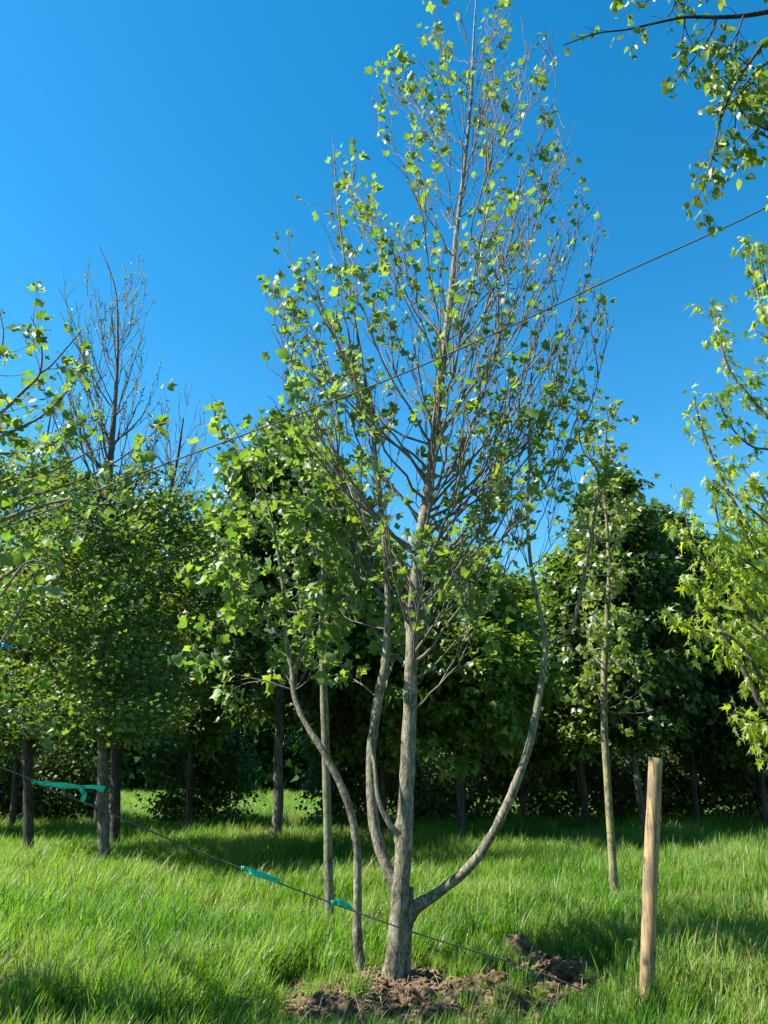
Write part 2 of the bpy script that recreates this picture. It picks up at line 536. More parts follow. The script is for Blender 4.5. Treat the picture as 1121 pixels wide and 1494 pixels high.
# ================================================================== ground
def graded(n, near, far):
    t = np.linspace(-1, 1, n)
    return np.sign(t) * (np.abs(t) * near + (far - near) * np.abs(t) ** 7)
gx = graded(181, 16, 900); gy = graded(221, 24, 900) + 12
XX, YY = np.meshgrid(gx, gy)
V = np.stack([XX, YY, gz(XX, YY)], axis=-1).reshape(-1, 3)
i = np.arange(len(gy) - 1)[:, None] * len(gx); j = np.arange(len(gx) - 1)[None, :]
Q = np.stack([i + j, i + j + 1, i + j + 1 + len(gx), i + j + len(gx)], axis=-1).reshape(-1, 4)
m, nt, out = mat('meadow_ground')
g = N(nt, 'ShaderNodeNewGeometry')
n1 = N(nt, 'ShaderNodeTexNoise', Scale=2.2, Detail=8.0, Roughness=.7); nt.links.new(g.outputs['Position'], n1.inputs['Vector'])
c = ramp(nt, n1.outputs[0], [(.35, (.030, .045, .012)), (.6, (.055, .095, .016)), (.75, (.09, .12, .03))])
p = N(nt, 'ShaderNodeBsdfPrincipled'); p.inputs['Roughness'].default_value = .9
nt.links.new(c, p.inputs['Base Color']); nt.links.new(p.outputs[0], out.inputs['Surface'])
tag(obj('ground', raw_mesh('ground', V, Q, m, True)), kind='structure')

# bare soil, one rough sheet with open clods
m, nt, out = mat('dug_soil')
g = N(nt, 'ShaderNodeNewGeometry')
n1 = N(nt, 'ShaderNodeTexNoise', Scale=9.0, Detail=9.0, Roughness=.72); nt.links.new(g.outputs['Position'], n1.inputs['Vector'])
n2 = N(nt, 'ShaderNodeTexNoise', Scale=60.0, Detail=6.0, Roughness=.7); nt.links.new(g.outputs['Position'], n2.inputs['Vector'])
c = ramp(nt, n1.outputs[0], [(.36, (.06, .038, .022)), (.5, (.16, .105, .062)), (.62, (.29, .205, .13))])
c = mixc(nt, .55, c, ramp(nt, n2.outputs[0], [(.3, (.35, .32, .3)), (.7, (1, 1, 1))]), 'MULTIPLY')
p = N(nt, 'ShaderNodeBsdfPrincipled'); p.inputs['Roughness'].default_value = .95
p.inputs['Specular IOR Level'].default_value = .15
b = N(nt, 'ShaderNodeBump'); b.inputs['Strength'].default_value = .9; b.inputs['Distance'].default_value = .02
nt.links.new(n2.outputs[0], b.inputs['Height']); nt.links.new(b.outputs[0], p.inputs['Normal'])
nt.links.new(c, p.inputs['Base Color']); nt.links.new(p.outputs[0], out.inputs['Surface'])
M['soil'] = m
def soil_height(x, y):
    k = np.clip((soilmask(x, y) + .15) / .5, 0, 1)
    lum = fbm(x * 7, y * 7, 41, 5)
    return gz(x, y) - .03 + np.clip((soilmask(x, y) + .2) / .06, 0, 1) * .038 + k * (.05 + .11 * np.clip(lum - .32, 0, 1) + .04 * vn(x * 24, y * 24, 44) + .02 * vn(x * 60, y * 60, 45))
xs = np.arange(-3.4, 2.1, .022); ys = np.arange(5.4, 8.0, .022)
XX, YY = np.meshgrid(xs, ys)
V = np.stack([XX, YY, soil_height(XX, YY)], axis=-1).reshape(-1, 3)
i = np.arange(len(ys) - 1)[:, None] * len(xs); j = np.arange(len(xs) - 1)[None, :]
Q = np.stack([i + j, i + j + 1, i + j + 1 + len(xs), i + j + len(xs)], axis=-1).reshape(-1, 4)
sm = soilmask(XX, YY).reshape(-1)
Q = Q[(sm[Q] > -.2).all(axis=1)]
use = np.unique(Q); remap = -np.ones(len(V), int); remap[use] = np.arange(len(use))
tag(obj('bare_soil', raw_mesh('bare_soil', V[use], remap[Q], M['soil'], True)), kind='structure')

# clods
def clod_mesh(seed):
    bm = bmesh.new()
    bmesh.ops.create_icosphere(bm, subdivisions=4, radius=1.0)
    for v in bm.verts:
        c = v.co
        n = fbm(np.array([c.x * 1.6 + seed * 7 + 20]), np.array([c.y * 1.6 + c.z * 2.1 + 20]), seed, 4)[0]
        n2 = vn(np.array([c.x * 5 + 40]), np.array([c.z * 5 + c.y * 4 + 40]), seed)[0]
        n3 = vn(np.array([c.x * 11 + 60]), np.array([c.z * 11 + c.y * 9 + 60]), seed + 5)[0]
        v.co = c * (.35 + .95 * n + .38 * n2 + .2 * n3)
        v.co.z *= .8
    me = bpy.data.meshes.new('clod'); bm.to_mesh(me); bm.free()
    me.materials.append(M['soil'])
    return me
CL = [clod_mesh(k) for k in range(6)]
def top_z(x, y):
    x, y = np.array([x]), np.array([y])
    return float(np.where(soilmask(x, y) > -.2, soil_height(x, y), gz(x, y))[0])
def clod(x, y, s, k):
    o = bpy.data.objects.new('earth_clod', CL[k % 6]); link(o)
    o.location = (x, y, top_z(x, y) + s * .32); o.scale = (s, s * rng.uniform(.8, 1.1), s * rng.uniform(.8, 1.05))
    o.rotation_euler = (0, 0, rng.uniform(0, 6.28))
    return o
big = []
gp = G(757, 1408)
tag(clod(gp[0], gp[1], .12, 1), 'biggest dark clod of turned earth standing proud of the grass', 'earth clod')
gp = G(800, 1448)
tag(clod(gp[0], gp[1], .09, 4), 'brown earth clod in the grass where the low rope runs into the ground', 'earth clod')
spots = [(655, 1478, .085), (700, 1462, .09), (725, 1452, .07), (690, 1440, .075), (830, 1440, .08), (845, 1420, .06), (625, 1465, .05),
         (610, 1478, .05), (660, 1450, .06), (785, 1430, .07), (640, 1440, .045), (548, 1405, .06), (556, 1415, .05), (505, 1415, .045),
         (735, 1432, .08), (815, 1462, .07), (680, 1488, .06), (590, 1482, .045), (520, 1462, .04), (560, 1475, .045), (345, 1455, .035), (368, 1452, .04)]
for k, (x, y, s) in enumerate(spots):
    gp = G(x, y)
    tag(clod(gp[0], gp[1], s, k), 'crumbly brown clod of earth dug up around the tree', 'earth clod', 'clods of earth dug up around the tree')
# loose crumbs: nobody could count them
n = 4200
cx = rng.uniform(-3.3, 2.0, n * 12); cy = rng.uniform(5.4, 7.9, n * 12)
ok = soilmask(cx, cy) > -.06
cx, cy = cx[ok][:n], cy[ok][:n]
ico = bmesh.new(); bmesh.ops.create_icosphere(ico, subdivisions=1, radius=1.0)
iv = np.array([v.co[:] for v in ico.verts]); it = np.array([[v.index for v in f.verts] for f in ico.faces]); ico.free()
s = .004 + .022 * rng.random(len(cx)) ** 2.5
jit = 1 + rng.normal(size=(len(cx), len(iv), 1)) * .35
cz = soil_height(cx, cy) + s * .3
V = np.stack([cx, cy, cz], axis=-1)[:, None, :] + iv[None] * jit * s[:, None, None] * np.array((1, 1, .75))
Fa = (it[None] + (np.arange(len(cx)) * len(iv))[:, None, None]).reshape(-1, 3)
tag(obj('earth_crumbs', raw_mesh('earth_crumbs', V.reshape(-1, 3), Fa, M['soil'])), 'loose brown crumbs of dug earth around the tree base', 'soil', kind='stuff')

# ================================================================== grass
m, nt, out = mat('grass_blade')
g = N(nt, 'ShaderNodeNewGeometry'); oi = N(nt, 'ShaderNodeObjectInfo')
n1 = N(nt, 'ShaderNodeTexNoise', Scale=.55, Detail=4.0, Roughness=.6); nt.links.new(g.outputs['Position'], n1.inputs['Vector'])
at = N(nt, 'ShaderNodeAttribute', attribute_name='tone')
sm_ = N(nt, 'ShaderNodeMath', operation='MULTIPLY_ADD'); nt.links.new(n1.outputs[0], sm_.inputs[0]); sm_.inputs[1].default_value = 1.25
nt.links.new(at.outputs['Fac'], sm_.inputs[2])
a2 = N(nt, 'ShaderNodeMath', operation='MULTIPLY_ADD'); nt.links.new(oi.outputs['Random'], a2.inputs[0]); a2.inputs[1].default_value = .25
nt.links.new(sm_.outputs[0], a2.inputs[2])
c = ramp(nt, a2.outputs[0], [(.35, (.018, .066, .005)), (.62, (.044, .13, .006)), (.85, (.084, .178, .008)), (1.0, (.2, .21, .06))])
tc = ramp(nt, a2.outputs[0], [(.35, (.05, .2, .006)), (.62, (.145, .37, .008)), (.85, (.25, .47, .010)), (1.0, (.38, .42, .1))])
p = N(nt, 'ShaderNodeBsdfPrincipled'); p.inputs['Roughness'].default_value = .42; p.inputs['Specular IOR Level'].default_value = .28
nt.links.new(c, p.inputs['Base Color'])
t = N(nt, 'ShaderNodeBsdfTranslucent'); nt.links.new(tc, t.inputs['Color'])
mx = N(nt, 'ShaderNodeMixShader'); mx.inputs[0].default_value = .42
nt.links.new(p.outputs[0], mx.inputs[1]); nt.links.new(t.outputs[0], mx.inputs[2]); nt.links.new(mx.outputs[0], out.inputs['Surface'])
M['grass'] = m

def grass_tuft(name, nb, rad, lmin, lmax, wid, seed):
    r = np.random.default_rng(seed)
    segs = 5
    Vs, Qs, tone = [], [], []
    for k in range(nb):
        a = r.uniform(0, 6.283); q = rad * math.sqrt(r.uniform())
        p0 = np.array((q * math.cos(a), q * math.sin(a), -.02))
        L = r.uniform(lmin, lmax) * (1.25 if r.uniform() < .08 else 1)
        az = r.normal(0, 1.15)                       # leaning with the wind to the right
        lean = r.uniform(.12, .45); curl = r.uniform(.25, 1.15)
        w = wid * r.uniform(.6, 1.3)
        h = np.array((math.cos(az), math.sin(az), 0))
        tw = r.uniform(-.9, .9)
        base = len(Vs)
        pt = p0.copy()
        for s_ in range(segs + 1):
            f = s_ / segs
            ang = lean + curl * f ** 1.8
            side = np.array((-math.sin(az + tw), math.cos(az + tw), 0))
            ww = w * (1 - f ** 2.2) * (.75 + .5 * min(f * 3, 1)) + .0004
            Vs.append(pt - side * ww / 2); Vs.append(pt + side * ww / 2)
            if s_ < segs:
                Qs.append((base + 2 * s_, base + 2 * s_ + 1, base + 2 * s_ + 3, base + 2 * s_ + 2))
            pt = pt + (h * math.sin(ang) + np.array((0, 0, 1)) * math.cos(ang)) * L / segs
        tone += [r.uniform(-.28, .24) + (.4 if r.uniform() < .055 else 0)] * (2 * (segs + 1))
    me = raw_mesh(name, np.array(Vs), np.array(Qs), M['grass'])
    at_ = me.attributes.new('tone', 'FLOAT', 'POINT')
    at_.data.foreach_set('value', np.array(tone, dtype=np.float32))
    return bpy.data.objects.new(name, me)
tufts = [grass_tuft('grass_tuft', 52, .15, .17, .42, .0088, 100 + k) for k in range(7)]

def scatter(n, x0, x1, y0, y1):
    return rng.uniform(x0, x1, n), rng.uniform(y0, y1, n)
bands = [(4.2, 8.5, 62, -4.6, 5.2), (8.5, 13, 44, -8, 8.5), (13, 20, 26, -12, 13), (20, 30, 15, -17, 18), (30, 46, 5, -26, 26)]
PX, PY, SC, WD = [], [], [], []
for y0, y1, den, x0, x1 in bands:
    n = int((y1 - y0) * (x1 - x0) * den)
    x, y = scatter(n, x0, x1, y0, y1)
    keep = soilmask(x, y) + rng.normal(size=n) * .07 < -.06
    keep &= rng.random(n) > rut(x, y) * .95
    keep &= (np.hypot(x - 1.95, y - 5.95) > .06)
    x, y = x[keep], y[keep]
    PX.append(x); PY.append(y)
    s = .5 + 1.05 * fbm(x / 1.3, y / 1.0, 70, 3) + rng.normal(size=len(x)) * .12
    edge = np.clip(-soilmask(x, y) / .9, .38, 1) * (1 - .5 * np.exp(-((x - .25) / 1.0) ** 2 - ((y - 6.0) / .7) ** 2))
    near = 1 - .25 * np.clip((6.9 - y) / 1.6, 0, 1)
    SC.append(np.clip(s, .4, 1.6) * edge * near * (1 + .25 * np.clip((y - 17) / 8, 0, 1)))
# a few tufts growing inside the dug patch
x, y = scatter(900, -1.3, 1.9, 5.5, 7.8)
k_ = (soilmask(x, y) > -.12) & (fbm(x * 2.2, y * 2.2, 90, 2) > .47) & (rng.random(900) < .35) & (np.hypot(x - .08, y - 6.66) > .45)
PX.append(x[k_]); PY.append(y[k_]); SC.append(rng.uniform(.3, .75, k_.sum()))
x, y, s = np.concatenate(PX), np.concatenate(PY), np.concatenate(SC)
z = np.where(soilmask(x, y) > -.2, soil_height(x, y), gz(x, y))
me = bpy.data.meshes.new('meadow_grass')
me.vertices.add(len(x)); me.vertices.foreach_set('co', np.stack([x, y, z], axis=-1).astype(np.float32).ravel())
def attr(nm, tp, dat, key='value'):
    a = me.attributes.new(nm, tp, 'POINT'); a.data.foreach_set(key, dat)
wind_az = (fbm(x / 4, y / 4, 77, 2) - .4) * 1.0
attr('rz', 'FLOAT', (wind_az + rng.normal(size=len(x)) * .45).astype(np.float32))
attr('sc', 'FLOAT', s.astype(np.float32))
attr('ix', 'INT', rng.integers(0, len(tufts), len(x)).astype(np.int32))
ng = bpy.data.node_groups.new('grass_scatter', 'GeometryNodeTree')
ng.interface.new_socket('Geometry', in_out='INPUT', socket_type='NodeSocketGeometry')
ng.interface.new_socket('Geometry', in_out='OUTPUT', socket_type='NodeSocketGeometry')
gi = ng.nodes.new('NodeGroupInput'); go = ng.nodes.new('NodeGroupOutput')
iop = ng.nodes.new('GeometryNodeInstanceOnPoints')
g2i = ng.nodes.new('GeometryNodeGeometryToInstance')
for o in reversed(tufts):
    oin = ng.nodes.new('GeometryNodeObjectInfo'); oin.inputs['Object'].default_value = o; oin.inputs['As Instance'].default_value = True
    ng.links.new(oin.outputs['Geometry'], g2i.inputs[0])
def na(nm, tp):
    a = ng.nodes.new('GeometryNodeInputNamedAttribute'); a.data_type = tp; a.inputs['Name'].default_value = nm
    return a.outputs['Attribute']
cx_ = ng.nodes.new('ShaderNodeCombineXYZ'); ng.links.new(na('rz', 'FLOAT'), cx_.inputs[2])
ng.links.new(gi.outputs[0], iop.inputs['Points']); ng.links.new(g2i.outputs[0], iop.inputs['Instance'])
iop.inputs['Pick Instance'].default_value = True
ng.links.new(na('ix', 'INT'), iop.inputs['Instance Index'])
ng.links.new(cx_.outputs[0], iop.inputs['Rotation'])
ng.links.new(na('sc', 'FLOAT'), iop.inputs['Scale'])
ng.links.new(iop.outputs[0], go.inputs[0])
go_ = obj('meadow_grass', me)
md = go_.modifiers.new('grass', 'NODES'); md.node_group = ng
tag(go_, 'long wind-bent green meadow grass around and behind the trees', 'grass', kind='stuff')

# ================================================================== main multi-stem tree
D0 = 6.66
b0 = P(572, 1447, D0)
root = empty('tulip_tree', (b0[0], b0[1], gz1(b0[0], b0[1])))
tag(root, 'tall multi-stemmed tree with sparse fresh leaves rising from dug brown soil', 'tree')
org = np.array(root.location)
def part(name, tb, m, parent=root, org_=None):
    o = obj(name, tb.mesh(name, m, org if org_ is None else org_), parent)
    return o
trunk_t = [(568, 1468, 29), (570, 1450, 22), (573, 1432, 17.5), (579, 1380, 14.8), (584, 1310, 13), (590, 1230, 12.2), (594, 1140, 11.2), (598, 1040, 10), (601, 950, 9.6), (604, 890, 10),
           (612, 800, 8.6), (624, 720, 7.6), (634, 640, 6.2), (643, 560, 5.4), (652, 480, 4.7), (660, 410, 4.1, .03), (666, 340, 3.3, .05), (677, 250, 2.6, .05),
           (687, 150, 2.0, .05), (691, 60, 1.4, .05), (696, -20, .8, .05)]
tk, tkr = limb(trunk_t, D0, 8)
tb = TB(); tb.tube(tk, tkr, 16, lump=.09, seed=3)
for pk, rk in ((( 603, 905), 11.5), ((586, 1215), 10.5)):           # swellings where old branches left
    c = P(pk[0], pk[1], D0)
    rr = RW(rk, pk[0], pk[1], D0)
    tb.tube(np.array([c + (-.01, 0, -.16), c + (0, 0, -.06), c + (0, 0, .04), c + (0, 0, .15)]), np.array([.3, 1, 1, .35]) * rr, 12, lump=.12, seed=9)
part('trunk', tb, M['bark'])
stemA_t = [(533, 1452, 15, .25), (529, 1430, 12, .22), (522, 1370, 10, .2), (522, 1300, 9, .2), (521, 1240, 8.5, .2), (512, 1185, 8, .2), (494, 1138, 7.5, .22), (468, 1090, 7, .25), (443, 1050, 6, .3),
           (429, 1012, 5.5, .35), (426, 975, 5, .4), (418, 938, 4.8, .4), (416, 890, 4.2, .45), (408, 820, 3.8, .5), (392, 740, 3.2, .55), (365, 670, 2.5, .6), (335, 615, 1.7, .6), (308, 575, 1, .6)]
sA, sAr = limb(stemA_t, D0, 7); sAr = sAr * np.interp(np.linspace(0, 1, len(sAr)), [0, .6, 1], [.72, .72, .45])
tb = TB(); tb.tube(sA, sAr, 12, lump=.11, seed=5)
part('stem', tb, M['bark'])['label'] = 'slim bent side stem crossing to the left'
stemB_t = [(582, 1315, 9, .05), (572, 1282, 11, .06), (557, 1245, 10.5, .1), (545, 1195, 10, .15), (541, 1130, 9.5, .2), (545, 1065, 9, .22), (555, 1005, 9, .25), (564, 950, 7.5, .28), (566, 870, 6.5, .3), (560, 780, 5.8, .3),
           (552, 700, 5, .3), (545, 640, 4.4, .3), (534, 560, 3.6, .3), (520, 480, 3, .3), (506, 400, 2.5, .3), (493, 300, 1.8, .3), (486, 200, 1, .3)]
sB, sBr = limb(stemB_t, D0, 7); sBr = sBr * np.interp(np.linspace(0, 1, len(sBr)), [0, .5, 1], [.82, .75, .6])
tb = TB(); tb.tube(sB, sBr, 12, lump=.12, seed=6)
part('stem', tb, M['bark'])['label'] = 'upright side stem close behind the trunk'
stub_t = [(588, 1452, 14, .1), (590, 1420, 12, .1), (593, 1370, 9.5, .08), (596, 1330, 9, .06), (598, 1294, 6.5, .06)]
sp, spr = limb(stub_t, D0, 6); spr = spr * .85
tb = TB(); tb.tube(sp, spr, 12, cap=True, lump=.06, seed=7)
part('cut_stub', tb, M['bark'])['label'] = 'sawn-off stub pressed against the trunk'
stemC_t = [(589, 1362, 13, .06), (596, 1338, 13.5, .05), (608, 1322, 11.5, .03), (640, 1302, 9, 0), (682, 1268, 8.5, -.05), (716, 1222, 8, -.1), (746, 1160, 7.5, -.12), (770, 1095, 7, -.14), (785, 1025, 6.2, -.15), (795, 960, 5.8, -.15), (795, 925, 5.2, -.15),
           (785, 880, 4.6, -.15), (775, 825, 4, -.15), (770, 760, 3.6, -.15), (771, 690, 3, -.15), (774, 598, 2.4, -.15)]
sC, sCr = limb(stemC_t, D0, 7); sCr = sCr * np.interp(np.linspace(0, 1, len(sCr)), [0, .5, 1], [.85, .82, .6])
tb = TB(); tb.tube(sC, sCr, 12, lump=.12, seed=8)
part('stem', tb, M['bark'])['label'] = 'long pale stem arching out to the right'
fork_t = [(797, 940, 3.6, -.15), (815, 932, 3.6, -.18), (836, 912, 3.6, -.2), (846, 870, 3.5, -.22), (858, 810, 3.2, -.22), (868, 750, 3, -.22), (873, 692, 2.4, -.22), (850, 655, 1.2, -.22), (842, 610, .8, -.22)]
fC, fCr = limb(fork_t, D0, 6); fCr = fCr * .7

GM = Grow(leaf=(.046, .096), dens=.19, twig=(.3, .85), gap=.15, up=.42, sub=.8, petiole=.04, ang=.48, rmin=.0034)
GL = Grow(leaf=(.075, .135), dens=.80, twig=(.22, .55), gap=.115, up=.22, sub=.6, petiole=.05)
GR = Grow(leaf=(.044, .092), dens=.125, twig=(.3, .85), gap=.15, up=.44, sub=.85, petiole=.04, ang=.48, rmin=.0034)

tb = TB(); tb.tube(fC, fCr, 8, lump=.05)
GR2 = Grow(leaf=(.055, .105), dens=.30, twig=(.25, .65), gap=.14, up=.36, sub=.8, ang=.6, rmin=.003)
GR2.twigs(tb, fC[12:], .012, .25)
part('branch', tb, M['twig'])
tb = TB(); suck, suckr = limb([(582, 1218, 5, -.1), (566, 1198, 4, -.12), (552, 1165, 3.2, -.1), (547, 1120, 2.8, -.06), (541, 1085, 2.2, 0), (548, 1040, 1.6, .05)], D0, 6)
tb.tube(suck, suckr, 7, lump=.05); part('branch', tb, M['bark'])

def make_branches(leader, lrad, tips, GW, D, k=(1.3, 2.0), zmin=None, cap=.015, rk=.34, outk=.55, upk=.28, depth=lambda x, y: 0, maxlen=9, t0=.22, bark='twig', org_=None, parent=root):
    for (px, py) in tips:
        tip = P(px, py, D + depth(px, py))
        base, br = branch_on(leader, lrad, tip, k, zmin)
        if np.linalg.norm(tip - base) > maxlen or tip[2] < base[2] - .2:
            continue
        r0 = min(cap, max(.006, br * rk)) * rng.uniform(.8, 1.15)
        poly = curve_poly(base, tip, outk, upk, 12, .035)
        tb = TB()
        tb.tube(poly, r0 * (1 - np.linspace(0, 1, 12) ** .8 * .85) , 7)
        GW.twigs(tb, poly, r0, t0)
        for q in range(6, 12):
            GW.leaf_at(tb, poly[q], unit(poly[q] - poly[q - 1]))
        o = obj('branch', tb.mesh('branch', M[bark], org if org_ is None else org_), parent)

def crown_depth(cx, half, rad):
    def f(x, y):
        u = min(1, abs(x - cx) / half)
        return rng.uniform(-1, 1) * rad * math.sqrt(max(0.06, 1 - u * u))
    return f
left_tips = [(545, 95), (550, 180), (500, 240), (515, 270), (485, 320), (405, 360), (425, 440), (385, 430), (455, 400), (405, 520), (415, 580), (450, 480), (580, 100), (610, 130), (640, 60)]
upper = [(530, 60), (640, 20), (690, -20), (740, -10), (800, 30), (650, 200), (600, 330), (560, 480), (470, 330), (500, 200)]
low_l = [(390, 350), (470, 310), (560, 480), (620, 640), (560, 720), (470, 640), (390, 560)]
GML = Grow(leaf=(.046, .1), dens=.26, twig=(.3, .8), gap=.155, up=.4, sub=.75, petiole=.04, ang=.48, rmin=.0034)
make_branches(tk, tkr, left_tips, GML, D0, depth=crown_depth(655, 290, 1.3), zmin=2.7)
make_branches(tk, tkr, sample_poly(upper, 11), GM, D0, depth=crown_depth(665, 190, 1.2), zmin=4)
make_branches(tk, tkr, sample_poly(low_l, 8), GML, D0, depth=crown_depth(650, 290, 1.5), zmin=2.6)
make_branches(sB, sBr, sample_poly([(480, 230), (540, 300), (590, 520), (600, 700), (560, 800), (470, 760), (400, 620), (395, 480), (450, 330)], 13), GML, D0 + .3, depth=crown_depth(510, 140, .9), zmin=3)
right_tips = [(808, 90), (825, 170), (830, 230), (850, 310), (800, 270), (870, 365), (893, 420), (895, 455), (880, 475), (860, 420), (770, 50), (820, 345), (810, 565), (750, 110), (735, 60), (820, 490)]
make_branches(tk, tkr, right_tips, GR, D0, depth=crown_depth(655, 275, 1.2), zmin=2.7, k=(1.35, 1.8))
right_p = [(700, 0), (800, 20), (845, 200), (860, 330), (900, 420), (830, 540), (760, 600), (680, 700), (650, 500), (670, 300)]
make_branches(tk, tkr, sample_poly(right_p, 12), GR, D0, depth=crown_depth(660, 270, 1.3), zmin=2.7)
low_r = [(640, 650), (760, 590), (830, 600), (800, 720), (760, 780), (690, 800), (630, 800)]
make_branches(tk, tkr, sample_poly(low_r, 7), GR2, D0, depth=crown_depth(680, 160, 1.0), zmin=2.3, k=(1.0, 1.6))
GCC = Grow(leaf=(.046, .096), dens=.17, twig=(.3, .8), gap=.17, up=.42, sub=.7, petiole=.04, ang=.5, rmin=.0034)
for sg in (-1, 1):
    make_branches(tk, tkr, sample_poly([(610, 170), (730, 150), (760, 330), (740, 560), (590, 560), (590, 330)], 9), GCC, D0, depth=lambda x, y: sg * rng.uniform(.5, 1.35), zmin=3.2, k=(1.3, 2.0))
mid_c = [(520, 720), (640, 660), (720, 660), (780, 760), (740, 860), (640, 880), (560, 860)]
GC2 = Grow(leaf=(.05, .1), dens=.34, twig=(.25, .7), gap=.13, up=.4, sub=.8, ang=.5, rmin=.0034)
make_branches(tk, tkr, sample_poly(mid_c, 12), GC2, D0, depth=crown_depth(640, 140, .9), zmin=2.0, k=(1.2, 2.2), cap=.011)
make_branches(sC, sCr, sample_poly([(700, 640), (790, 590), (840, 610), (850, 720), (800, 800), (720, 760)], 9), GR2, D0 - .15, depth=lambda x, y: rng.uniform(-.6, .6), zmin=3.2, k=(.8, 1.5))
# leafy left side stem
left_poly = [(310, 590), (400, 600), (480, 640), (520, 760), (520, 900), (470, 980), (380, 990), (270, 960), (280, 860), (270, 780), (300, 700)]
GL2 = Grow(leaf=(.06, .12), dens=.85, twig=(.2, .5), gap=.13, up=.1, sub=.5, petiole=.05)
make_branches(sA, sAr, sample_poly(left_poly, 32), GL2, D0 + .65, depth=lambda x, y: rng.uniform(-.6, .75), zmin=2.25, k=(.2, 1.2), outk=.6, upk=.45, cap=.012)
make_branches(sB, sBr, sample_poly([(430, 640), (560, 700), (600, 860), (560, 980), (450, 960), (420, 800)], 9), GL2, D0 + .7, depth=lambda x, y: rng.uniform(-.5, .8), zmin=2.2, k=(.3, 1.2), cap=.012)
LV = GCC.leaves + GC2.leaves + GM.leaves + GML.leaves + GR.leaves + GR2.leaves + GL2.leaves
print('main leaves', len(LV))
put_leaves(root, LV, [TULIP, TULIP2, TULIP3], M['tulip'], 300)

# ================================================================== young trees of the nursery row
def traced_tree(name, label, trace, D, bark, tips, GW, leafm, tmpls, group=None, single=0, k=(1.0, 1.8), cap=.02, depth=None, zmin=None, rk=.42, sides=12, lump=.07, extra=None, bbark='twig', outk=.55, upk=.28, maxlen=9, rs=.82):
    b = P(trace[0][0], trace[0][1], D)
    r_ = empty(name, (b[0], b[1], gz1(b[0], b[1])))
    tag(r_, label, 'tree', group)
    og = np.array(r_.location)
    poly, rad = limb(trace, D, 7); rad = rad * rs
    poly = np.vstack([poly[:1] - (0, 0, .5), poly]); rad = np.concatenate([rad[:1] * 1.15, rad])
    tb = TB(); tb.tube(poly, rad, sides, lump=lump, seed=int(trace[0][0]))
    part('trunk', tb, M[bark], r_, og)
    make_branches(poly, rad, tips, GW, D, depth=depth or (lambda x, y: rng.uniform(-.8, .8)), zmin=zmin, k=k, cap=cap, rk=rk, org_=og, parent=r_, bark=bbark, outk=outk, upk=upk, maxlen=maxlen)
    if extra:
        extra(poly, rad, r_, og)
    if GW.leaves:
        put_leaves(r_, GW.leaves, tmpls, leafm, single)
    return r_
dK = float(GV(480, 1325)[1])
GK = Grow(leaf=(.07, .12), dens=.5, twig=(.25, .6), gap=.16, up=.25, sub=.55)
traced_tree('young_tree', 'young tree with straight greenish pole trunk behind the bent stem', [(481, 1326, 8.5), (479, 1250, 7.8), (477, 1150, 7.4), (474, 1050, 7), (471, 960, 6), (470, 880, 5), (474, 800, 4), (470, 720, 3), (466, 640, 1.6)],
            dK, 'bark_green', sample_poly([(400, 650), (480, 600), (540, 680), (560, 840), (530, 990), (420, 1000), (380, 880)], 20), GK, M['tulip'], [TULIP, TULIP2], zmin=3.2, cap=.016)
dJ = float(GV(893, 1287)[1])
GJ = Grow(leaf=(.06, .115), dens=.6, twig=(.15, .45), gap=.15, up=.15, sub=.7, rmin=.0045)
jt = [(896, 1288, 8.2), (892, 1230, 7), (887, 1150, 6.5), (882, 1060, 6.3), (882, 980, 6.3), (886, 900, 5), (889, 840, 3.6), (886, 770, 2.8), (880, 700, 2.2), (884, 640, 1.5), (893, 575, .6)]
tips_j = sample_poly([(850, 640), (890, 590), (915, 660), (925, 850), (900, 990), (850, 960), (840, 800)], 18) + [(930, 960), (950, 1040), (820, 1070), (835, 1010), (850, 950), (925, 900), (840, 880), (940, 1000), (860, 840), (915, 830), (850, 760), (920, 740), (865, 700), (905, 660), (868, 640), (845, 990), (930, 1055), (905, 940), (905, 610), (845, 820), (910, 780), (870, 1000), (860, 1045)] + [(884 + rng.uniform(-32, 32), yy) for yy in range(590, 1010, 17)]
traced_tree('young_tree', 'young tree with yellow-lichened trunk and thin bare side shoots beside wooden stake', jt, dJ, 'bark_yellow', tips_j, GJ, M['sapling'], [TULIP, TULIP2], zmin=2.3, cap=.012, k=(-.2, .8), depth=lambda x, y: rng.uniform(-.5, .5))

# hornbeam with flat leafy tiers below and a bare top
dA = float(GV(150, 1252)[1])
GA = Grow(leaf=(.03, .06), dens=.7, twig=(.35, .9), gap=.26, up=.5, sub=.7, petiole=.012, ang=.5, rmin=.0065)
at_ = [(151, 1254, 11), (151, 1200, 10), (150, 1120, 9.5), (150, 1000, 8.5), (150, 880, 8), (156, 760, 6.5), (163, 650, 5.4), (170, 560, 3.2), (172, 490, 2.2), (168, 420, 1.3), (145, 358, .5)]
tipsA = sample_poly([(130, 400), (210, 400), (240, 560), (240, 660), (70, 660), (70, 560)], 22) + [(128, 400), (90, 415), (205, 395), (212, 430), (190, 450), (110, 470), (140, 440), (215, 520), (95, 540), (80, 600), (185, 400), (160, 470), (230, 560), (120, 520), (200, 560), (90, 660), (235, 620), (140, 560), (180, 600), (110, 610), (65, 560), (210, 640), (180, 500)]
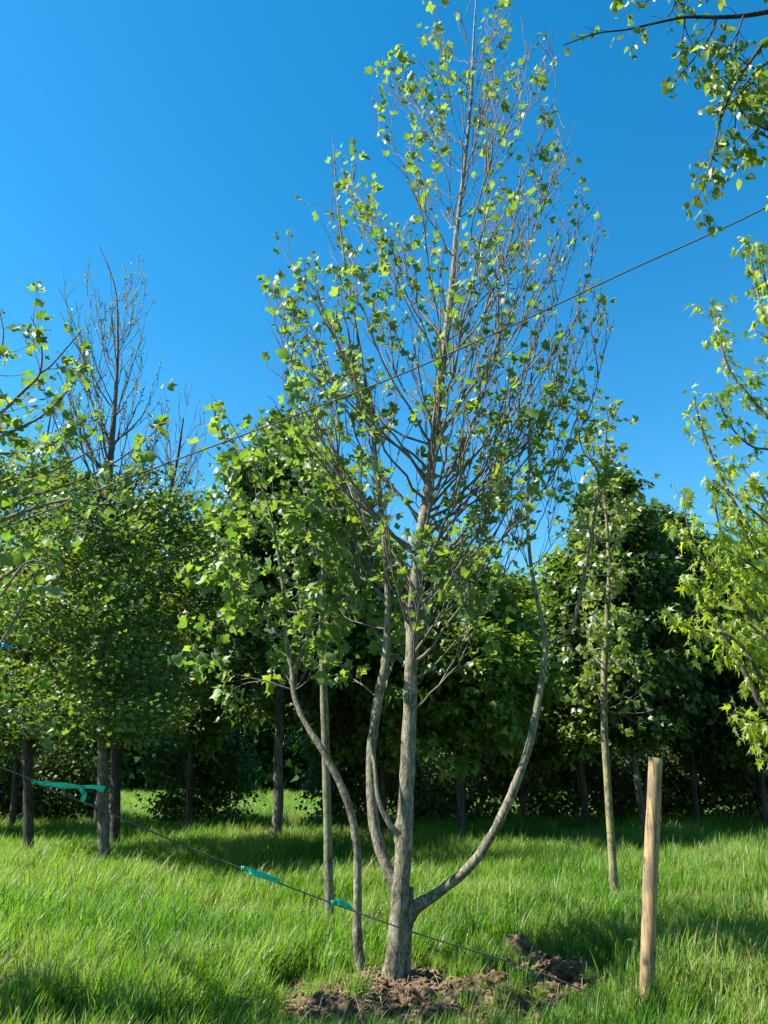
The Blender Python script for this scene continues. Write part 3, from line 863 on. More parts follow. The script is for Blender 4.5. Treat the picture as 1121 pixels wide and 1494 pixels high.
def tiers(cx_px, cy0, cy1, D, halfpx, nlay, m, leaf, droot, og, nclump=None, seed=0, flat=.10):
    """flat sprays of small leaves in tiers round the trunk"""
    pos = []
    tb = TB()
    for k in range(nlay):
        py = cy0 + (cy1 - cy0) * (k + rng.uniform(0, 1)) / nlay
        c = P(cx_px, py, D)
        wmax = RW(halfpx, cx_px, py, D) * (0.75 + .35 * math.sin(math.pi * (py - cy0) / (cy1 - cy0)))
        a = rng.uniform(0, 6.283); L = wmax * rng.uniform(.55, 1.05)
        tip = c + np.array((math.cos(a) * L, math.sin(a) * L, L * rng.uniform(.05, .45)))
        poly = curve_poly(c, tip, .5, .7, 8, .05)
        tb.tube(poly, np.linspace(.018, .005, 8), 5)
        for q in range(1, 8):
            w = .16 + .2 * rng.random()
            nn = int(46 * (1 if q > 3 else .5))
            pp = poly[q] + rng.normal(size=(nn, 3)) * np.array((w, w, flat * 1.0))
            pos.append(pp)
    pos = np.vstack(pos)
    n = len(pos)
    ax = rnd(n); ax[:, 2] *= .5; ax[:, 0] += .3
    no = rnd(n) * .9 + np.array((0, 0, .7))
    return pos, ax, no, rng.uniform(leaf[0], leaf[1], n), tb
def extraA(poly, rad, r_, og):
    pos, ax, no, sz, tb = tiers(152, 715, 1085, dA, 165, 70, None, (.07, .13), r_, og)
    obj('lower_branches', tb.mesh('lower_branches', M['bark_grey'], og), r_)
    c = obj('lower_foliage', leaf_batch('lower_foliage', OVAL, pos, ax, no, sz, M['hornbeam'], og), r_)
    c['kind'] = 'stuff'
traced_tree('hornbeam_tree', 'tall tree with leafy flat lower tiers and nearly bare twiggy top', at_, dA, 'bark_grey', tipsA, GA, M['hornbeam'], [OVAL], zmin=5.0, cap=.03, k=(1.8, 3.0), extra=extraA, bbark='bark_grey', outk=.6, upk=.35)
dC = float(GV(167, 1226)[1])
GC = Grow(leaf=(.03, .055), dens=.4, twig=(.35, .9), gap=.28, up=.5, sub=.7, petiole=.012, ang=.5, rmin=.0065)
def extraC(poly, rad, r_, og):
    pos, ax, no, sz, tb = tiers(225, 760, 1060, dC, 130, 46, None, (.07, .13), r_, og)
    obj('lower_branches', tb.mesh('lower_branches', M['bark_grey'], og), r_)
    c = obj('lower_foliage', leaf_batch('lower_foliage', OVAL, pos, ax, no, sz, M['hornbeam'], og), r_); c['kind'] = 'stuff'
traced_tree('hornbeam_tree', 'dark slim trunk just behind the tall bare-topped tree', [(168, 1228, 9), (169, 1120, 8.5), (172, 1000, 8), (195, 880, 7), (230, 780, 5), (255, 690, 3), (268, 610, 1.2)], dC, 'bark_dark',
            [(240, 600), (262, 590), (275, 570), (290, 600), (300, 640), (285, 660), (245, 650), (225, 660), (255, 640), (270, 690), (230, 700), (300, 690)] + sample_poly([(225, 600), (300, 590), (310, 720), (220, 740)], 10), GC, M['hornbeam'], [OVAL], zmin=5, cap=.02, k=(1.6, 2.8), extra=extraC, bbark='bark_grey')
dB = float(GV(41, 1236)[1])
GB = Grow(leaf=(.03, .06), dens=.5, twig=(.35, .8), gap=.3, up=.5, sub=.7, petiole=.012, ang=.5, rmin=.0065)
def extraB(poly, rad, r_, og):
    pos, ax, no, sz, tb = tiers(30, 700, 1080, dB, 150, 60, None, (.07, .13), r_, og)
    obj('lower_branches', tb.mesh('lower_branches', M['bark_grey'], og), r_)
    c = obj('lower_foliage', leaf_batch('lower_foliage', OVAL, pos, ax, no, sz, M['hornbeam'], og), r_); c['kind'] = 'stuff'
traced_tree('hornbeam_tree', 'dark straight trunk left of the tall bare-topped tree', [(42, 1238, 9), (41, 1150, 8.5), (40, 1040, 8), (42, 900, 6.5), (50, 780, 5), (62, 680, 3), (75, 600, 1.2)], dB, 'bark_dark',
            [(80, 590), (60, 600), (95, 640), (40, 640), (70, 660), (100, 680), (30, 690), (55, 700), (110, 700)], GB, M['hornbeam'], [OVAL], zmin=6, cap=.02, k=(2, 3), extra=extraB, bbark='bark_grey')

# ================================================================== dense trees of the wood edge
def dense_tree(name, label, base, h, tr, lobes, nclump, per, leaf, m, bark='bark_dark', group=None, cr=.5, tmpl=STAR, lean=(0, 0), droop=-.25, cat='tree', flat=.75, name_crown='crown', trunk_to=.8, up=.75):
    x, y = base
    zb = gz1(x, y)
    r_ = empty(name, (x, y, zb)); tag(r_, label, cat, group)
    og = np.array((x, y, zb))
    if tr:
        n = 9
        t = np.linspace(0, 1, n)
        poly = np.stack([x + lean[0] * t + np.cumsum(rng.normal(size=n)) * .03, y + lean[1] * t + np.cumsum(rng.normal(size=n)) * .03, zb - .25 + t * h * trunk_to], axis=-1)
        poly[0, :2] = (x, y)
        tb = TB(); tb.tube(catmull(poly, 4), np.interp(np.linspace(0, 1, 33), [0, .06, .5, 1], [tr * 1.25, tr, tr * .7, tr * .15]), 10, lump=.08, seed=int(abs(x) * 10) + 1)
        obj('trunk', tb.mesh('trunk', M[bark], og), r_)
    cs, rs = [], []
    wsum = sum(l[6] for l in lobes)
    for (lx, ly, lz, rx, ry, rz, w) in lobes:
        k = max(3, int(nclump * w / wsum))
        d = rnd(k)
        q = rng.random(k) ** (1 / 2.6)
        q *= 1 + .22 * (fbm(d[:, 0] * 2 + 9, d[:, 1] * 2 + d[:, 2] * 2 + 9, int(lz * 10) + 3, 2) - .35)
        c = np.array((x + lx, y + ly, zb + lz)) + d * q[:, None] * np.array((rx, ry, rz))
        cs.append(c); rs.append(d)
    cs = np.vstack(cs); rs = np.vstack(rs)
    if tr:
        tb = TB()
        for c in cs[::3]:
            tt = np.clip((c[2] - zb) / (h * trunk_to) - .16, .12, .97)
            p0 = np.array([np.interp(tt, t, poly[:, a]) for a in range(3)])
            tb.tube(curve_poly(p0, c, .55, .35, 7, .04), np.linspace(tr * .28, .006, 7), 5)
        obj('limbs', tb.mesh('limbs', M[bark], og), r_)
    n = len(cs) * per
    ci = np.repeat(np.arange(len(cs)), per)
    rad = cr * rng.uniform(.6, 1.25, len(cs))
    pos = cs[ci] + rng.normal(size=(n, 3)) * rad[ci][:, None] * .55 * np.array((1, 1, flat))
    keep = pos[:, 2] > zb + .05
    pos, ci = pos[keep], ci[keep]; n = len(pos)
    out = pos - cs[ci]
    out /= np.linalg.norm(out, axis=1)[:, None] + 1e-6
    ax = out * .5 + rs[ci] * .3 + rnd(n) * .6 + np.array((.15, 0, droop))
    no = np.array((0, 0, up)) + out * .45 + rnd(n) * .6
    c = obj(name_crown, leaf_batch(name_crown, tmpl, pos, ax, no, rng.uniform(leaf[0], leaf[1], n), m, og), r_)
    c['kind'] = 'stuff'
    return r_
def gp2(px, D):                            # ground spot below a photo column at distance D
    return (float((px - PW / 2) / F * D / (CP + SP * .36)), D)
def zpx(py, D):
    return float(P(PW / 2, py, D)[2])
def wpx(px, py, D):
    return RW(px, 560, py, D)
def wood_tree(px, D, peak, halfw, low, label, m, tr=.13, n=210, per=110, leaf=(.11, .20), group='trees along the wood edge', bark='bark_dark', extra_l=(), name='maple_tree', cr=.42):
    h = zpx(peak, D); zl = zpx(low, D); w = wpx(halfw, 800, D)
    mid = zl + (h - zl) * .40
    lobes = [(0, 0, mid, w, w * .9, (h - zl) * .42, 5), (0, 0, mid + (h - zl) * .30, w * .62, w * .6, (h - zl) * .24, 1.6), (0, 0, h - (h - zl) * .12, w * .26, w * .26, (h - zl) * .10, .5)]
    lobes += [(a[0] * w, a[1] * w, zl + a[2] * (h - zl), a[3] * w, a[3] * w, a[4] * (h - zl), a[5]) for a in extra_l]
    return dense_tree(name, label, gp2(px, D), h, tr, lobes, int(n * .85), per, leaf, m, bark=bark, cr=cr, flat=.6)
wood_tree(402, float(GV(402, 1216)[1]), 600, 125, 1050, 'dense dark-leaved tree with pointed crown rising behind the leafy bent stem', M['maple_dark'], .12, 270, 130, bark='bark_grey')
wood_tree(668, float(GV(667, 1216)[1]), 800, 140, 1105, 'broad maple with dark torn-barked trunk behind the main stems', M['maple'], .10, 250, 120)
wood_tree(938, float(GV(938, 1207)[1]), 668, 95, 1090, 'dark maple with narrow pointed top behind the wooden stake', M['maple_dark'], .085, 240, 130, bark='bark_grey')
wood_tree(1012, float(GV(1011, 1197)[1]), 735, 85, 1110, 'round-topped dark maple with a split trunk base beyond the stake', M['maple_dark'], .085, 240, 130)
wood_tree(768, 21.7, 838, 80, 1120, 'low thin-trunked maple standing in the gap below open sky', M['maple'], .09, 170, 110)
wood_tree(850, 20.5, 800, 60, 1100, 'small bushy maple between the sky gap and the pointed dark maple', M['maple'], .1, 130, 110)
wood_tree(560, 20.5, 790, 85, 1110, 'maple hidden behind the main trunk', M['maple'], .09, 190, 110)
wood_tree(280, 20.1, 745, 90, 1080, 'round maple beyond the hornbeams with dark understorey', M['maple'], .09, 210, 110)
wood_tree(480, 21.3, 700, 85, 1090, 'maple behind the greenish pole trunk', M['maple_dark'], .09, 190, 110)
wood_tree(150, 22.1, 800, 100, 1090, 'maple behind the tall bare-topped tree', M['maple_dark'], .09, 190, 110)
wood_tree(20, 20.5, 780, 110, 1090, 'maple behind the dark straight trunk by the rope', M['maple'], .09, 200, 110)
wood_tree(-130, 18.9, 700, 120, 1090, 'tall maple at the end of the wood beyond the dark trunk', M['maple'], .09, 200, 100)
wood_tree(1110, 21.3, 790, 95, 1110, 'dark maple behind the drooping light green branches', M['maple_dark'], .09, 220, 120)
wood_tree(1230, 19.7, 720, 120, 1100, 'tall maple beyond the drooping light green branches', M['maple'], .09, 200, 100)

# understorey shrubs
shr = [(-60, 22.4, 2.92, 1.63), (40, 23.2, 2.49, 1.46), (110, 23.2, 2.32, 0.86), (270, 22.4, 2.41, 0.95), (325, 22.8, 2.75, 0.77), (500, 22.4, 2.58, 1.03), (560, 23.2, 2.32, 1.29), (620, 22.0, 1.12, 0.69), (640, 24.1, 2.75, 1.46), (715, 23.2, 2.67, 1.38),
       (790, 23.7, 2.75, 1.38), (860, 23.2, 2.58, 1.29), (930, 23.7, 2.84, 1.38), (1000, 24.1, 2.75, 1.38), (1070, 23.2, 2.84, 1.46), (1150, 23.2, 2.75, 1.46)]
names = ['under the tall end maple', 'behind the dark straight trunk', 'behind the bare-topped tree', 'right of the sunlit gap by the hornbeam trunks', 'left of the sunlit gap by the grey trunk',
         'behind the bent side stem', 'behind the upright side stem', 'low at the wood edge just right of the main trunk', 'behind the torn-barked trunk', 'right of the torn-barked trunk', 'under the thin-trunked maple',
         'behind the lichened young trunk', 'behind the wooden stake', 'behind the split trunk base', 'right of the split trunk base', 'beneath the drooping light green branches']
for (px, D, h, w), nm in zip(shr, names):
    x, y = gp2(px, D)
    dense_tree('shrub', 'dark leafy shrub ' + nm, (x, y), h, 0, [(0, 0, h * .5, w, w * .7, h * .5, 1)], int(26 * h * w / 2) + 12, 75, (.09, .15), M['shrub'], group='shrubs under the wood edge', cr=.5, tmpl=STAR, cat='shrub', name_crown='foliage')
# branches under the shrubs' leaves
# far wood behind everything
n = 70000
fx = rng.uniform(-48, 48, n); fy = 48 + rng.uniform(0, 9, n)
top = 5.5 + 3.2 * fbm(fx / 6, fy * 0 + 3, 120, 3)
fz = rng.random(n) ** 1.25 * top
pos = np.stack([fx, fy + np.abs(rng.normal(size=n)), gz(fx, fy) + fz], axis=-1)
o = obj('far_wood', leaf_batch('far_wood', STAR, pos, rnd(n) + (0, 0, -.3), rnd(n) + (0, -.3, .5), rng.uniform(.4, .7, n), M['far_leaf']))
tag(o, 'far-off dark wood glimpsed between the trunks', 'wood', kind='stuff')

# ================================================================== light green maple at the right edge
dS = 9.0
sx = 5.75
r_ = empty('cutleaf_maple_tree', (sx, dS, gz1(sx, dS)))
tag(r_, 'light green maple with drooping cut leaves leaning over the grass', 'tree')
og = np.array(r_.location)
GS = Grow(leaf=(.085, .155), dens=.85, twig=(.2, .5), gap=.125, up=-.05, droop=-1.0, sub=.6, petiole=.04, ang=.8)
tpoly = catmull(np.array([(sx, dS, -.2), (sx + .02, dS, 1.2), (sx - .05, dS + .03, 2.6), (sx + .05, dS, 4.2), (sx - .02, dS - .03, 6), (sx, dS, 8), (sx - .05, dS, 9.6)]), 6)
trad = np.interp(np.linspace(0, 1, len(tpoly)), [0, .1, .6, 1], [.15, .12, .07, .012])
tb = TB(); tb.tube(tpoly, trad, 12, lump=.07, seed=2); obj('trunk', tb.mesh('trunk', M['bark_grey'], og), r_)
limbs_s = [([(1121, 1040, 4.5), (1075, 960, 4), (1035, 890, 3), (1012, 855, 1.6), (995, 845, .8)], 1.05, 0),
           ([(1121, 800, 4), (1085, 758, 3.4), (1037, 662, 2.4), (1012, 580, 1)], 2.3, .3),
           ([(1135, 625, 3.5), (1095, 580, 2.8), (1060, 530, 2), (1040, 450, 1)], 3.7, -.3),
           ([(1150, 560, 3), (1120, 480, 2.4), (1100, 400, 1.6), (1092, 350, .8)], 4.6, .2),
           ([(1130, 660, 2), (1080, 640, 1.5), (1035, 560, .8)], 3.5, .2),
           ([(1121, 920, 3.4), (1060, 850, 2.6), (1010, 790, 1.6), (998, 720, .9)], 1.6, -.4),
           ([(1121, 900, 3), (1075, 840, 2.4), (1050, 770, 1.6), (1040, 700, .9)], 1.9, .5),
           ([(1121, 1000, 3), (1070, 930, 2.4), (1010, 920, 1.5), (985, 900, .8)], 1.2, -.6),
           ([(1121, 1085, 2.6), (1110, 1060, 2.2), (1095, 1050, 1.6), (1070, 1040, .8)], 1.0, .3),
           ([(1140, 760, 3), (1110, 720, 2), (1090, 690, 1)], 2.6, -.5),
           ([(1140, 850, 3), (1100, 800, 2), (1070, 740, 1)], 2.0, -.7),
           ([(1140, 960, 3), (1110, 890, 2), (1090, 830, 1)], 1.5, .6),
           ([(1150, 470, 3), (1120, 420, 2), (1110, 360, 1)], 5.0, -.3), 
           ([(1150, 960, 3), (1080, 900, 2), (1020, 870, 1)], 1.3, -1.0), 
           ([(1150, 1000, 3), (1090, 960, 2), (1050, 935, 1)], 1.1, -.3)]
limbs_s += [([(1150, y0, 3), (1105, y0 - 40, 2), (x1, y0 - 80, 1)], 1.5, o_) for y0, x1, o_ in ((870, 1040, -.9), (930, 1030, .8), (830, 1060, .2), (1030, 1065, .5), (790, 1055, -.4), (990, 1040, .9), (900, 1015, .1))]
for tr_, zb, off in limbs_s:
    pl, rr = limb(tr_, dS + off, 5)
    i0 = int(np.argmin(np.abs(tpoly[:, 2] - max(.9, min(pl[0][2] - 1.0, 8.5)))))
    c0 = tpoly[i0]
    mid = (c0 + pl[0]) / 2 + (-.02, 0, -.05)
    full = catmull(np.vstack([c0[None], mid[None], pl[::3]]), 4)
    fr = np.interp(np.linspace(0, 1, len(full)), np.linspace(0, 1, len(rr) + 2), np.concatenate([[rr[0] * 1.6, rr[0] * 1.3], rr]))
    tb = TB(); tb.tube(full, fr, 7, lump=.05)
    GS.twigs(tb, full, fr[0], .28)
    for q in range(len(full) // 2, len(full)):
        for _ in range(2): GS.leaf_at(tb, full[q], unit(full[q] - full[q - 1]))
    obj('branch', tb.mesh('branch', M['bark_grey'], og), r_)
for k in range(18):                        # the rest of its crown, beyond the frame
    a = rng.uniform(-1.5, 1.9); z = rng.uniform(2.4, 9.2); L = 2.0 * (1 - ((z - 5) / 6) ** 2)
    tip = np.array((sx + .7 + L * math.cos(a), dS + L * math.sin(a), z))
    c0 = tpoly[int(np.argmin(np.abs(tpoly[:, 2] - (z - .8))))]
    pl = curve_poly(c0, tip, .5, .5, 9)
    tb = TB(); tb.tube(pl, np.linspace(.03, .005, 9), 6); GS.twigs(tb, pl, .03, .3); obj('branch', tb.mesh('branch', M['bark_grey'], og), r_)
print('silver', len(GS.leaves))
put_leaves(r_, GS.leaves, [CUT, CUT2], M['silver'], 300)

# ================================================================== round-leaved tree overhanging from the right
bx, by = 4.5, 4.72
r_ = empty('round_leaved_tree', (bx, by, gz1(bx, by)))
tag(r_, 'small round-leaved tree whose thin twigs hang down against the sky', 'tree')
og = np.array(r_.location)
GBi = Grow(leaf=(.05, .082), dens=.85, twig=(.18, .42), gap=.085, up=-.25, droop=-.8, sub=.45, petiole=.022, ang=.9, rmin=.0022)
tpoly_b = catmull(np.array([(bx, by, -.2), (bx + .03, by, 1.5), (bx - .02, by + .03, 3.2), (bx + .04, by, 5), (bx, by, 7), (bx - .03, by, 8.6), (bx, by, 9.8)]), 6)
trad_b = np.interp(np.linspace(0, 1, len(tpoly_b)), [0, .1, .6, 1], [.13, .105, .06, .01])
tb = TB(); tb.tube(tpoly_b, trad_b, 12, lump=.06, seed=4); obj('trunk', tb.mesh('trunk', M['bark_grey'], og), r_)
dT = 4.5
hang = [([(1160, 10, 4.2), (1121, 17, 3.8), (1085, 23, 3.2), (1045, 25, 2.8), (1000, 25, 2.2), (955, 34, 1.8), (915, 43, 1.4), (870, 49, 1.1), (822, 66, .8)], 0, .14, .22),
        ([(1150, 40, 3), (1118, 60, 2.6), (1095, 90, 2.2), (1078, 115, 1.8), (1060, 150, 1.6), (1050, 180, 1.4), (1040, 225, 1.2), (1028, 265, 1), (1013, 300, .8)], -.15, .8, .15),
        ([(1046, 24, 2), (1040, 45, 1.6), (1028, 65, 1.2), (1005, 95, 1), (985, 118, .7)], 0, .8, .1),
        ([(1150, 75, 2.4), (1115, 95, 2), (1090, 120, 1.5), (1072, 140, 1)], .2, .8, .2),
        ([(1150, 150, 2), (1115, 140, 1.6), (1098, 120, 1.2), (1075, 145, .8)], .1, .7, .2),
        ([(1150, 200, 2), (1110, 185, 1.4), (1085, 165, 1), (1071, 140, .7)], -.2, .7, .2),
        ([(1140, -20, 2.2), (1060, -25, 1.8), (1000, -10, 1.3), (975, 24, .9)], .15, .6, .2),
        ([(1072, 145, 1), (1073, 185, .8), (1070, 215, .6)], -.15, .7, .2),
        ([(1000, -25, 1.6), (965, -12, 1.2), (940, 5, .9), (930, 12, .6)], 0, .6, .2),
        ([(1150, 110, 2), (1110, 105, 1.5), (1070, 80, 1), (1045, 75, .7)], .3, .8, .2),
        ([(1085, 23, 1.5), (1075, 50, 1.2), (1055, 80, .9), (1035, 110, .6)], -.1, .8, .1),
        ([(1150, 230, 2), (1120, 200, 1.5), (1100, 195, 1), (1085, 210, .7)], .1, .7, .2),
        ([(1000, 26, 1.2), (997, 48, .9), (992, 70, .6)], 0, .8, .2)]
for tr_, off, dn, t0 in hang:
    pl, rr = limb(tr_, dT + off, 4)
    pl2, rr2 = pl, rr
    if tr_[0][0] > 1130:
        c0 = tpoly_b[int(np.argmin(np.abs(tpoly_b[:, 2] - min(pl[0][2] - .5, 8.9))))]
        pl2 = np.vstack([catmull(np.array([c0, (c0 + pl[0]) / 2 + (0, 0, .05), pl[0]]), 4)[:-1], pl]); rr2 = np.concatenate([np.linspace(rr[0] * 1.8, rr[0], len(pl2) - len(pl)), rr])
    tb = TB(); tb.tube(pl2, rr2, 7)
    GBi.twigs(tb, pl, rr[0], t0, 1.0 if dn > .3 else .7, 0, dn)
    if len(pl2) > len(pl):
        GBi.twigs(tb, pl2[:len(pl2) - len(pl) + 1], rr[0], .25, 1.2)
    obj('branch', tb.mesh('branch', M['bark_dark'], og), r_)
for k in range(30):
    a = rng.uniform(-1.9, 1.5); z = rng.uniform(3.8, 9.6); L = 1.9 * (1 - ((z - 6) / 6) ** 2)
    tip = np.array((bx + .5 + L * math.cos(a), by + L * math.sin(a), z))
    c0 = tpoly_b[int(np.argmin(np.abs(tpoly_b[:, 2] - (z - .7))))]
    pl = curve_poly(c0, tip, .5, .5, 9)
    tb = TB(); tb.tube(pl, np.linspace(.025, .004, 9), 6); GBi.twigs(tb, pl, .025, .3); obj('branch', tb.mesh('branch', M['bark_dark'], og), r_)
print('birch', len(GBi.leaves))
put_leaves(r_, GBi.leaves, [ROUND, ROUND2], M['birch'], 300)

# ================================================================== second tulip tree at the left edge
lx, ly = -4.35, 5.35
r_ = empty('tulip_tree', (lx, ly, gz1(lx, ly)))
tag(r_, 'large-leaved tree at the left end of both ropes reaching over the hornbeams', 'tree')
og = np.array(r_.location)
GT = Grow(leaf=(.05, .1), dens=.82, twig=(.2, .55), gap=.15, up=.2, sub=.5, petiole=.05)
tpoly_l = catmull(np.array([(lx, ly, -.2), (lx + .03, ly, 1.2), (lx - .02, ly + .03, 2.6), (lx + .02, ly, 4), (lx, ly, 4.9), (lx - .03, ly, 6.0)]), 6)
trad_l = np.interp(np.linspace(0, 1, len(tpoly_l)), [0, .1, .6, 1], [.13, .105, .06, .01])
tb = TB(); tb.tube(tpoly_l, trad_l, 12, lump=.06, seed=4); obj('trunk', tb.mesh('trunk', M['bark'], og), r_)
dL = 5.35
ll = [([(-40, 640, 3), (0, 604, 2.6), (35, 570, 2.2), (58, 545, 1.8), (60, 500, 1.4), (45, 462, .8)], .1),
      ([(58, 545, 1.6), (75, 533, 1.3), (100, 505, 1), (118, 485, .7)], .1),
      ([(-40, 665, 2.8), (0, 638, 2.4), (52, 613, 1.9), (82, 588, 1.5), (114, 553, .8)], -.2),
      ([(-40, 775, 3.4), (0, 760, 3), (54, 740, 2.4), (104, 729, 1.8), (150, 735, 1.2), (200, 690, .8)], -.1),
      ([(-40, 560, 2), (-5, 530, 1.6), (5, 490, 1.2), (0, 455, .8)], .3),
      ([(-40, 720, 2.6), (10, 700, 2), (70, 690, 1.6), (130, 660, 1.2), (165, 650, .8)], .4),
      ([(-40, 860, 2.6), (10, 840, 2), (60, 800, 1.6), (110, 770, 1.2), (150, 760, .8)], .2),
      ([(-40, 900, 2.6), (0, 870, 2), (40, 820, 1.6), (90, 830, 1.0)], -.4),
      ([(-40, 1000, 2.2), (0, 940, 1.8), (35, 880, 1.4), (60, 820, .8)], -.1),
      ([(-40, 660, 2.6), (40, 660, 2), (90, 640, 1.6), (125, 610, .8)], .7),
      ([(-60, 760, 2.6), (60, 720, 2), (140, 690, 1.6), (215, 640, 1), (245, 600, .6)], .6),
      ([(-60, 1010, 2.4), (0, 1035, 1.8), (40, 1060, 1.4), (75, 1095, .8)], .3),
      ([(-60, 560, 2.4), (-20, 520, 1.8), (-5, 560, 1.4), (20, 600, .8)], -.3)]
for tr_, off in ll:
    pl, rr = limb(tr_, dL + off, 5)
    pl2, rr2 = pl, rr
    if tr_[0][0] < 0:
        c0 = tpoly_l[int(np.argmin(np.abs(tpoly_l[:, 2] - max(1.6, min(pl[0][2] - .5, 6.5)))))]
        pl2 = np.vstack([catmull(np.array([c0, (c0 + pl[0]) / 2, pl[0]]), 4)[:-1], pl]); rr2 = np.concatenate([np.linspace(rr[0] * 1.8, rr[0], len(pl2) - len(pl)), rr])
    tb = TB(); tb.tube(pl2, rr2, 7)
    GT.twigs(tb, pl, rr[0], .12, .75)
    if len(pl2) > len(pl):
        GT.twigs(tb, pl2[:len(pl2) - len(pl) + 1], rr[0], .3, .8)
    obj('branch', tb.mesh('branch', M['twig'], og), r_)
for k in range(15):
    a = rng.uniform(2.2, 5.0); z = rng.uniform(2.4, 5.6); L = 1.6 * (1 - ((z - 4.6) / 4.5) ** 2)
    tip = np.array((lx - .3 + L * math.cos(a), ly + L * math.sin(a), z))
    c0 = tpoly_l[int(np.argmin(np.abs(tpoly_l[:, 2] - (z - .7))))]
    pl = curve_poly(c0, tip, .5, .5, 9)
    tb = TB(); tb.tube(pl, np.linspace(.025, .004, 9), 6); GT.twigs(tb, pl, .025, .3); obj('branch', tb.mesh('branch', M['twig'], og), r_)
print('left', len(GT.leaves))
put_leaves(r_, GT.leaves, [TULIP, TULIP2, TULIP3], M['tulip'], 300)

# ================================================================== ropes
m, nt, out = mat('rope_fibre')
tcn = N(nt, 'ShaderNodeNewGeometry')
wv = N(nt, 'ShaderNodeTexNoise', Scale=160.0, Detail=2.0); nt.links.new(tcn.outputs['Position'], wv.inputs['Vector'])
c = ramp(nt, wv.outputs[0], [(.35, (.035, .032, .028)), (.65, (.10, .095, .085))])
p = N(nt, 'ShaderNodeBsdfPrincipled'); p.inputs['Roughness'].default_value = .7
nt.links.new(c, p.inputs['Base Color']); nt.links.new(p.outputs[0], out.inputs['Surface'])
M['rope'] = m
def loop_round(tb, c, r, tw):
    a = np.linspace(0, 2 * math.pi * 2, 40)
    pts = np.stack([c[0] + r * np.cos(a), c[1] + r * np.sin(a), c[2] + np.linspace(-.012, .012, 40)], axis=-1)
    tb.tube(pts, np.full(40, tw), 6)
def rad_at(poly, rad, z):
    i = int(np.argmin(np.abs(poly[:, 2] - z)))
    return poly[i], rad[i]
def rope(name, label, trace, w, start=None, end=None):
    pts = [P(x, y, d) for x, y, d in trace]
    tb = TB()
    if start: 
        c, r = rad_at(*start); r += w
        d = unit(np.array(pts[0]) - c); d[2] = 0; d = unit(d)
        ext = pts[0] + (pts[0] - pts[1]) * ((pts[0][0] - c[0] - r) / (pts[1][0] - pts[0][0]))
    poly0 = []
    if start:
        c = np.array((c[0], c[1], start[2]))
        poly0 = [c + d * r]
        loop_round(tb, c, r, w)
    poly1 = []
    if end:
        c, r = rad_at(*end); r += w
        c = np.array((c[0], c[1], end[2]))
        d = np.array(pts[-1]) - c; d[2] = 0; d = unit(d)
        poly1 = [c + d * r]
        loop_round(tb, c, r, w)
    full = catmull(np.array(poly0 + pts + poly1), 8)
    tb.tube(full, np.full(len(full), w), 6)
    o = obj(name, tb.mesh(name, M['rope'], (0, 0, 0)))
    tag(o, label, 'rope')
    return full
up = rope('guy_rope', 'thin dark rope slanting up across the crown against the sky',
          [(0, 771, 5.25), (150, 712, 5.21), (300, 655, 5.17), (450, 599, 5.12), (600, 540, 5.08), (760, 469, 5.03), (915, 396, 4.98), (1020, 349, 4.95), (1121, 301, 4.92)], .0064,
          (tpoly_l, trad_l, 2.72), (tpoly_b, trad_b, 6.5))
gpe = G(845, 1436)
low = rope('guy_rope', 'low thin rope with green ribbons running down to the dug soil',
           [(0, 1119, 5.50), (60, 1146, 5.56), (150, 1182, 5.66), (260, 1230, 5.78), (355, 1268, 5.90), (480, 1316, 6.04), (600, 1359, 6.18), (720, 1396, 6.30), (800, 1424, 6.36), (850, 1444, 6.40)], .0050,
           (tpoly_l, trad_l, 2.16), None)

# ribbons tied to the low rope
def ribbon_mat(name, c1, c2):
    m, nt, out = mat(name)
    g = N(nt, 'ShaderNodeNewGeometry')
    n1 = N(nt, 'ShaderNodeTexNoise', Scale=25.0, Detail=3.0); nt.links.new(g.outputs['Position'], n1.inputs['Vector'])
    c = ramp(nt, n1.outputs[0], [(.3, c1), (.7, c2)])
    p = N(nt, 'ShaderNodeBsdfPrincipled'); p.inputs['Roughness'].default_value = .4
    nt.links.new(c, p.inputs['Base Color'])
    t = N(nt, 'ShaderNodeBsdfTranslucent'); nt.links.new(c, t.inputs['Color'])
    mx = N(nt, 'ShaderNodeMixShader'); mx.inputs[0].default_value = .35
    nt.links.new(p.outputs[0], mx.inputs[1]); nt.links.new(t.outputs[0], mx.inputs[2]); nt.links.new(mx.outputs[0], out.inputs['Surface'])
    return m
M['green'] = ribbon_mat('green_ribbon', (.0, .46, .25), (.03, .62, .37))
M['blue'] = ribbon_mat('blue_ribbon', (.02, .22, .5), (.04, .32, .65))
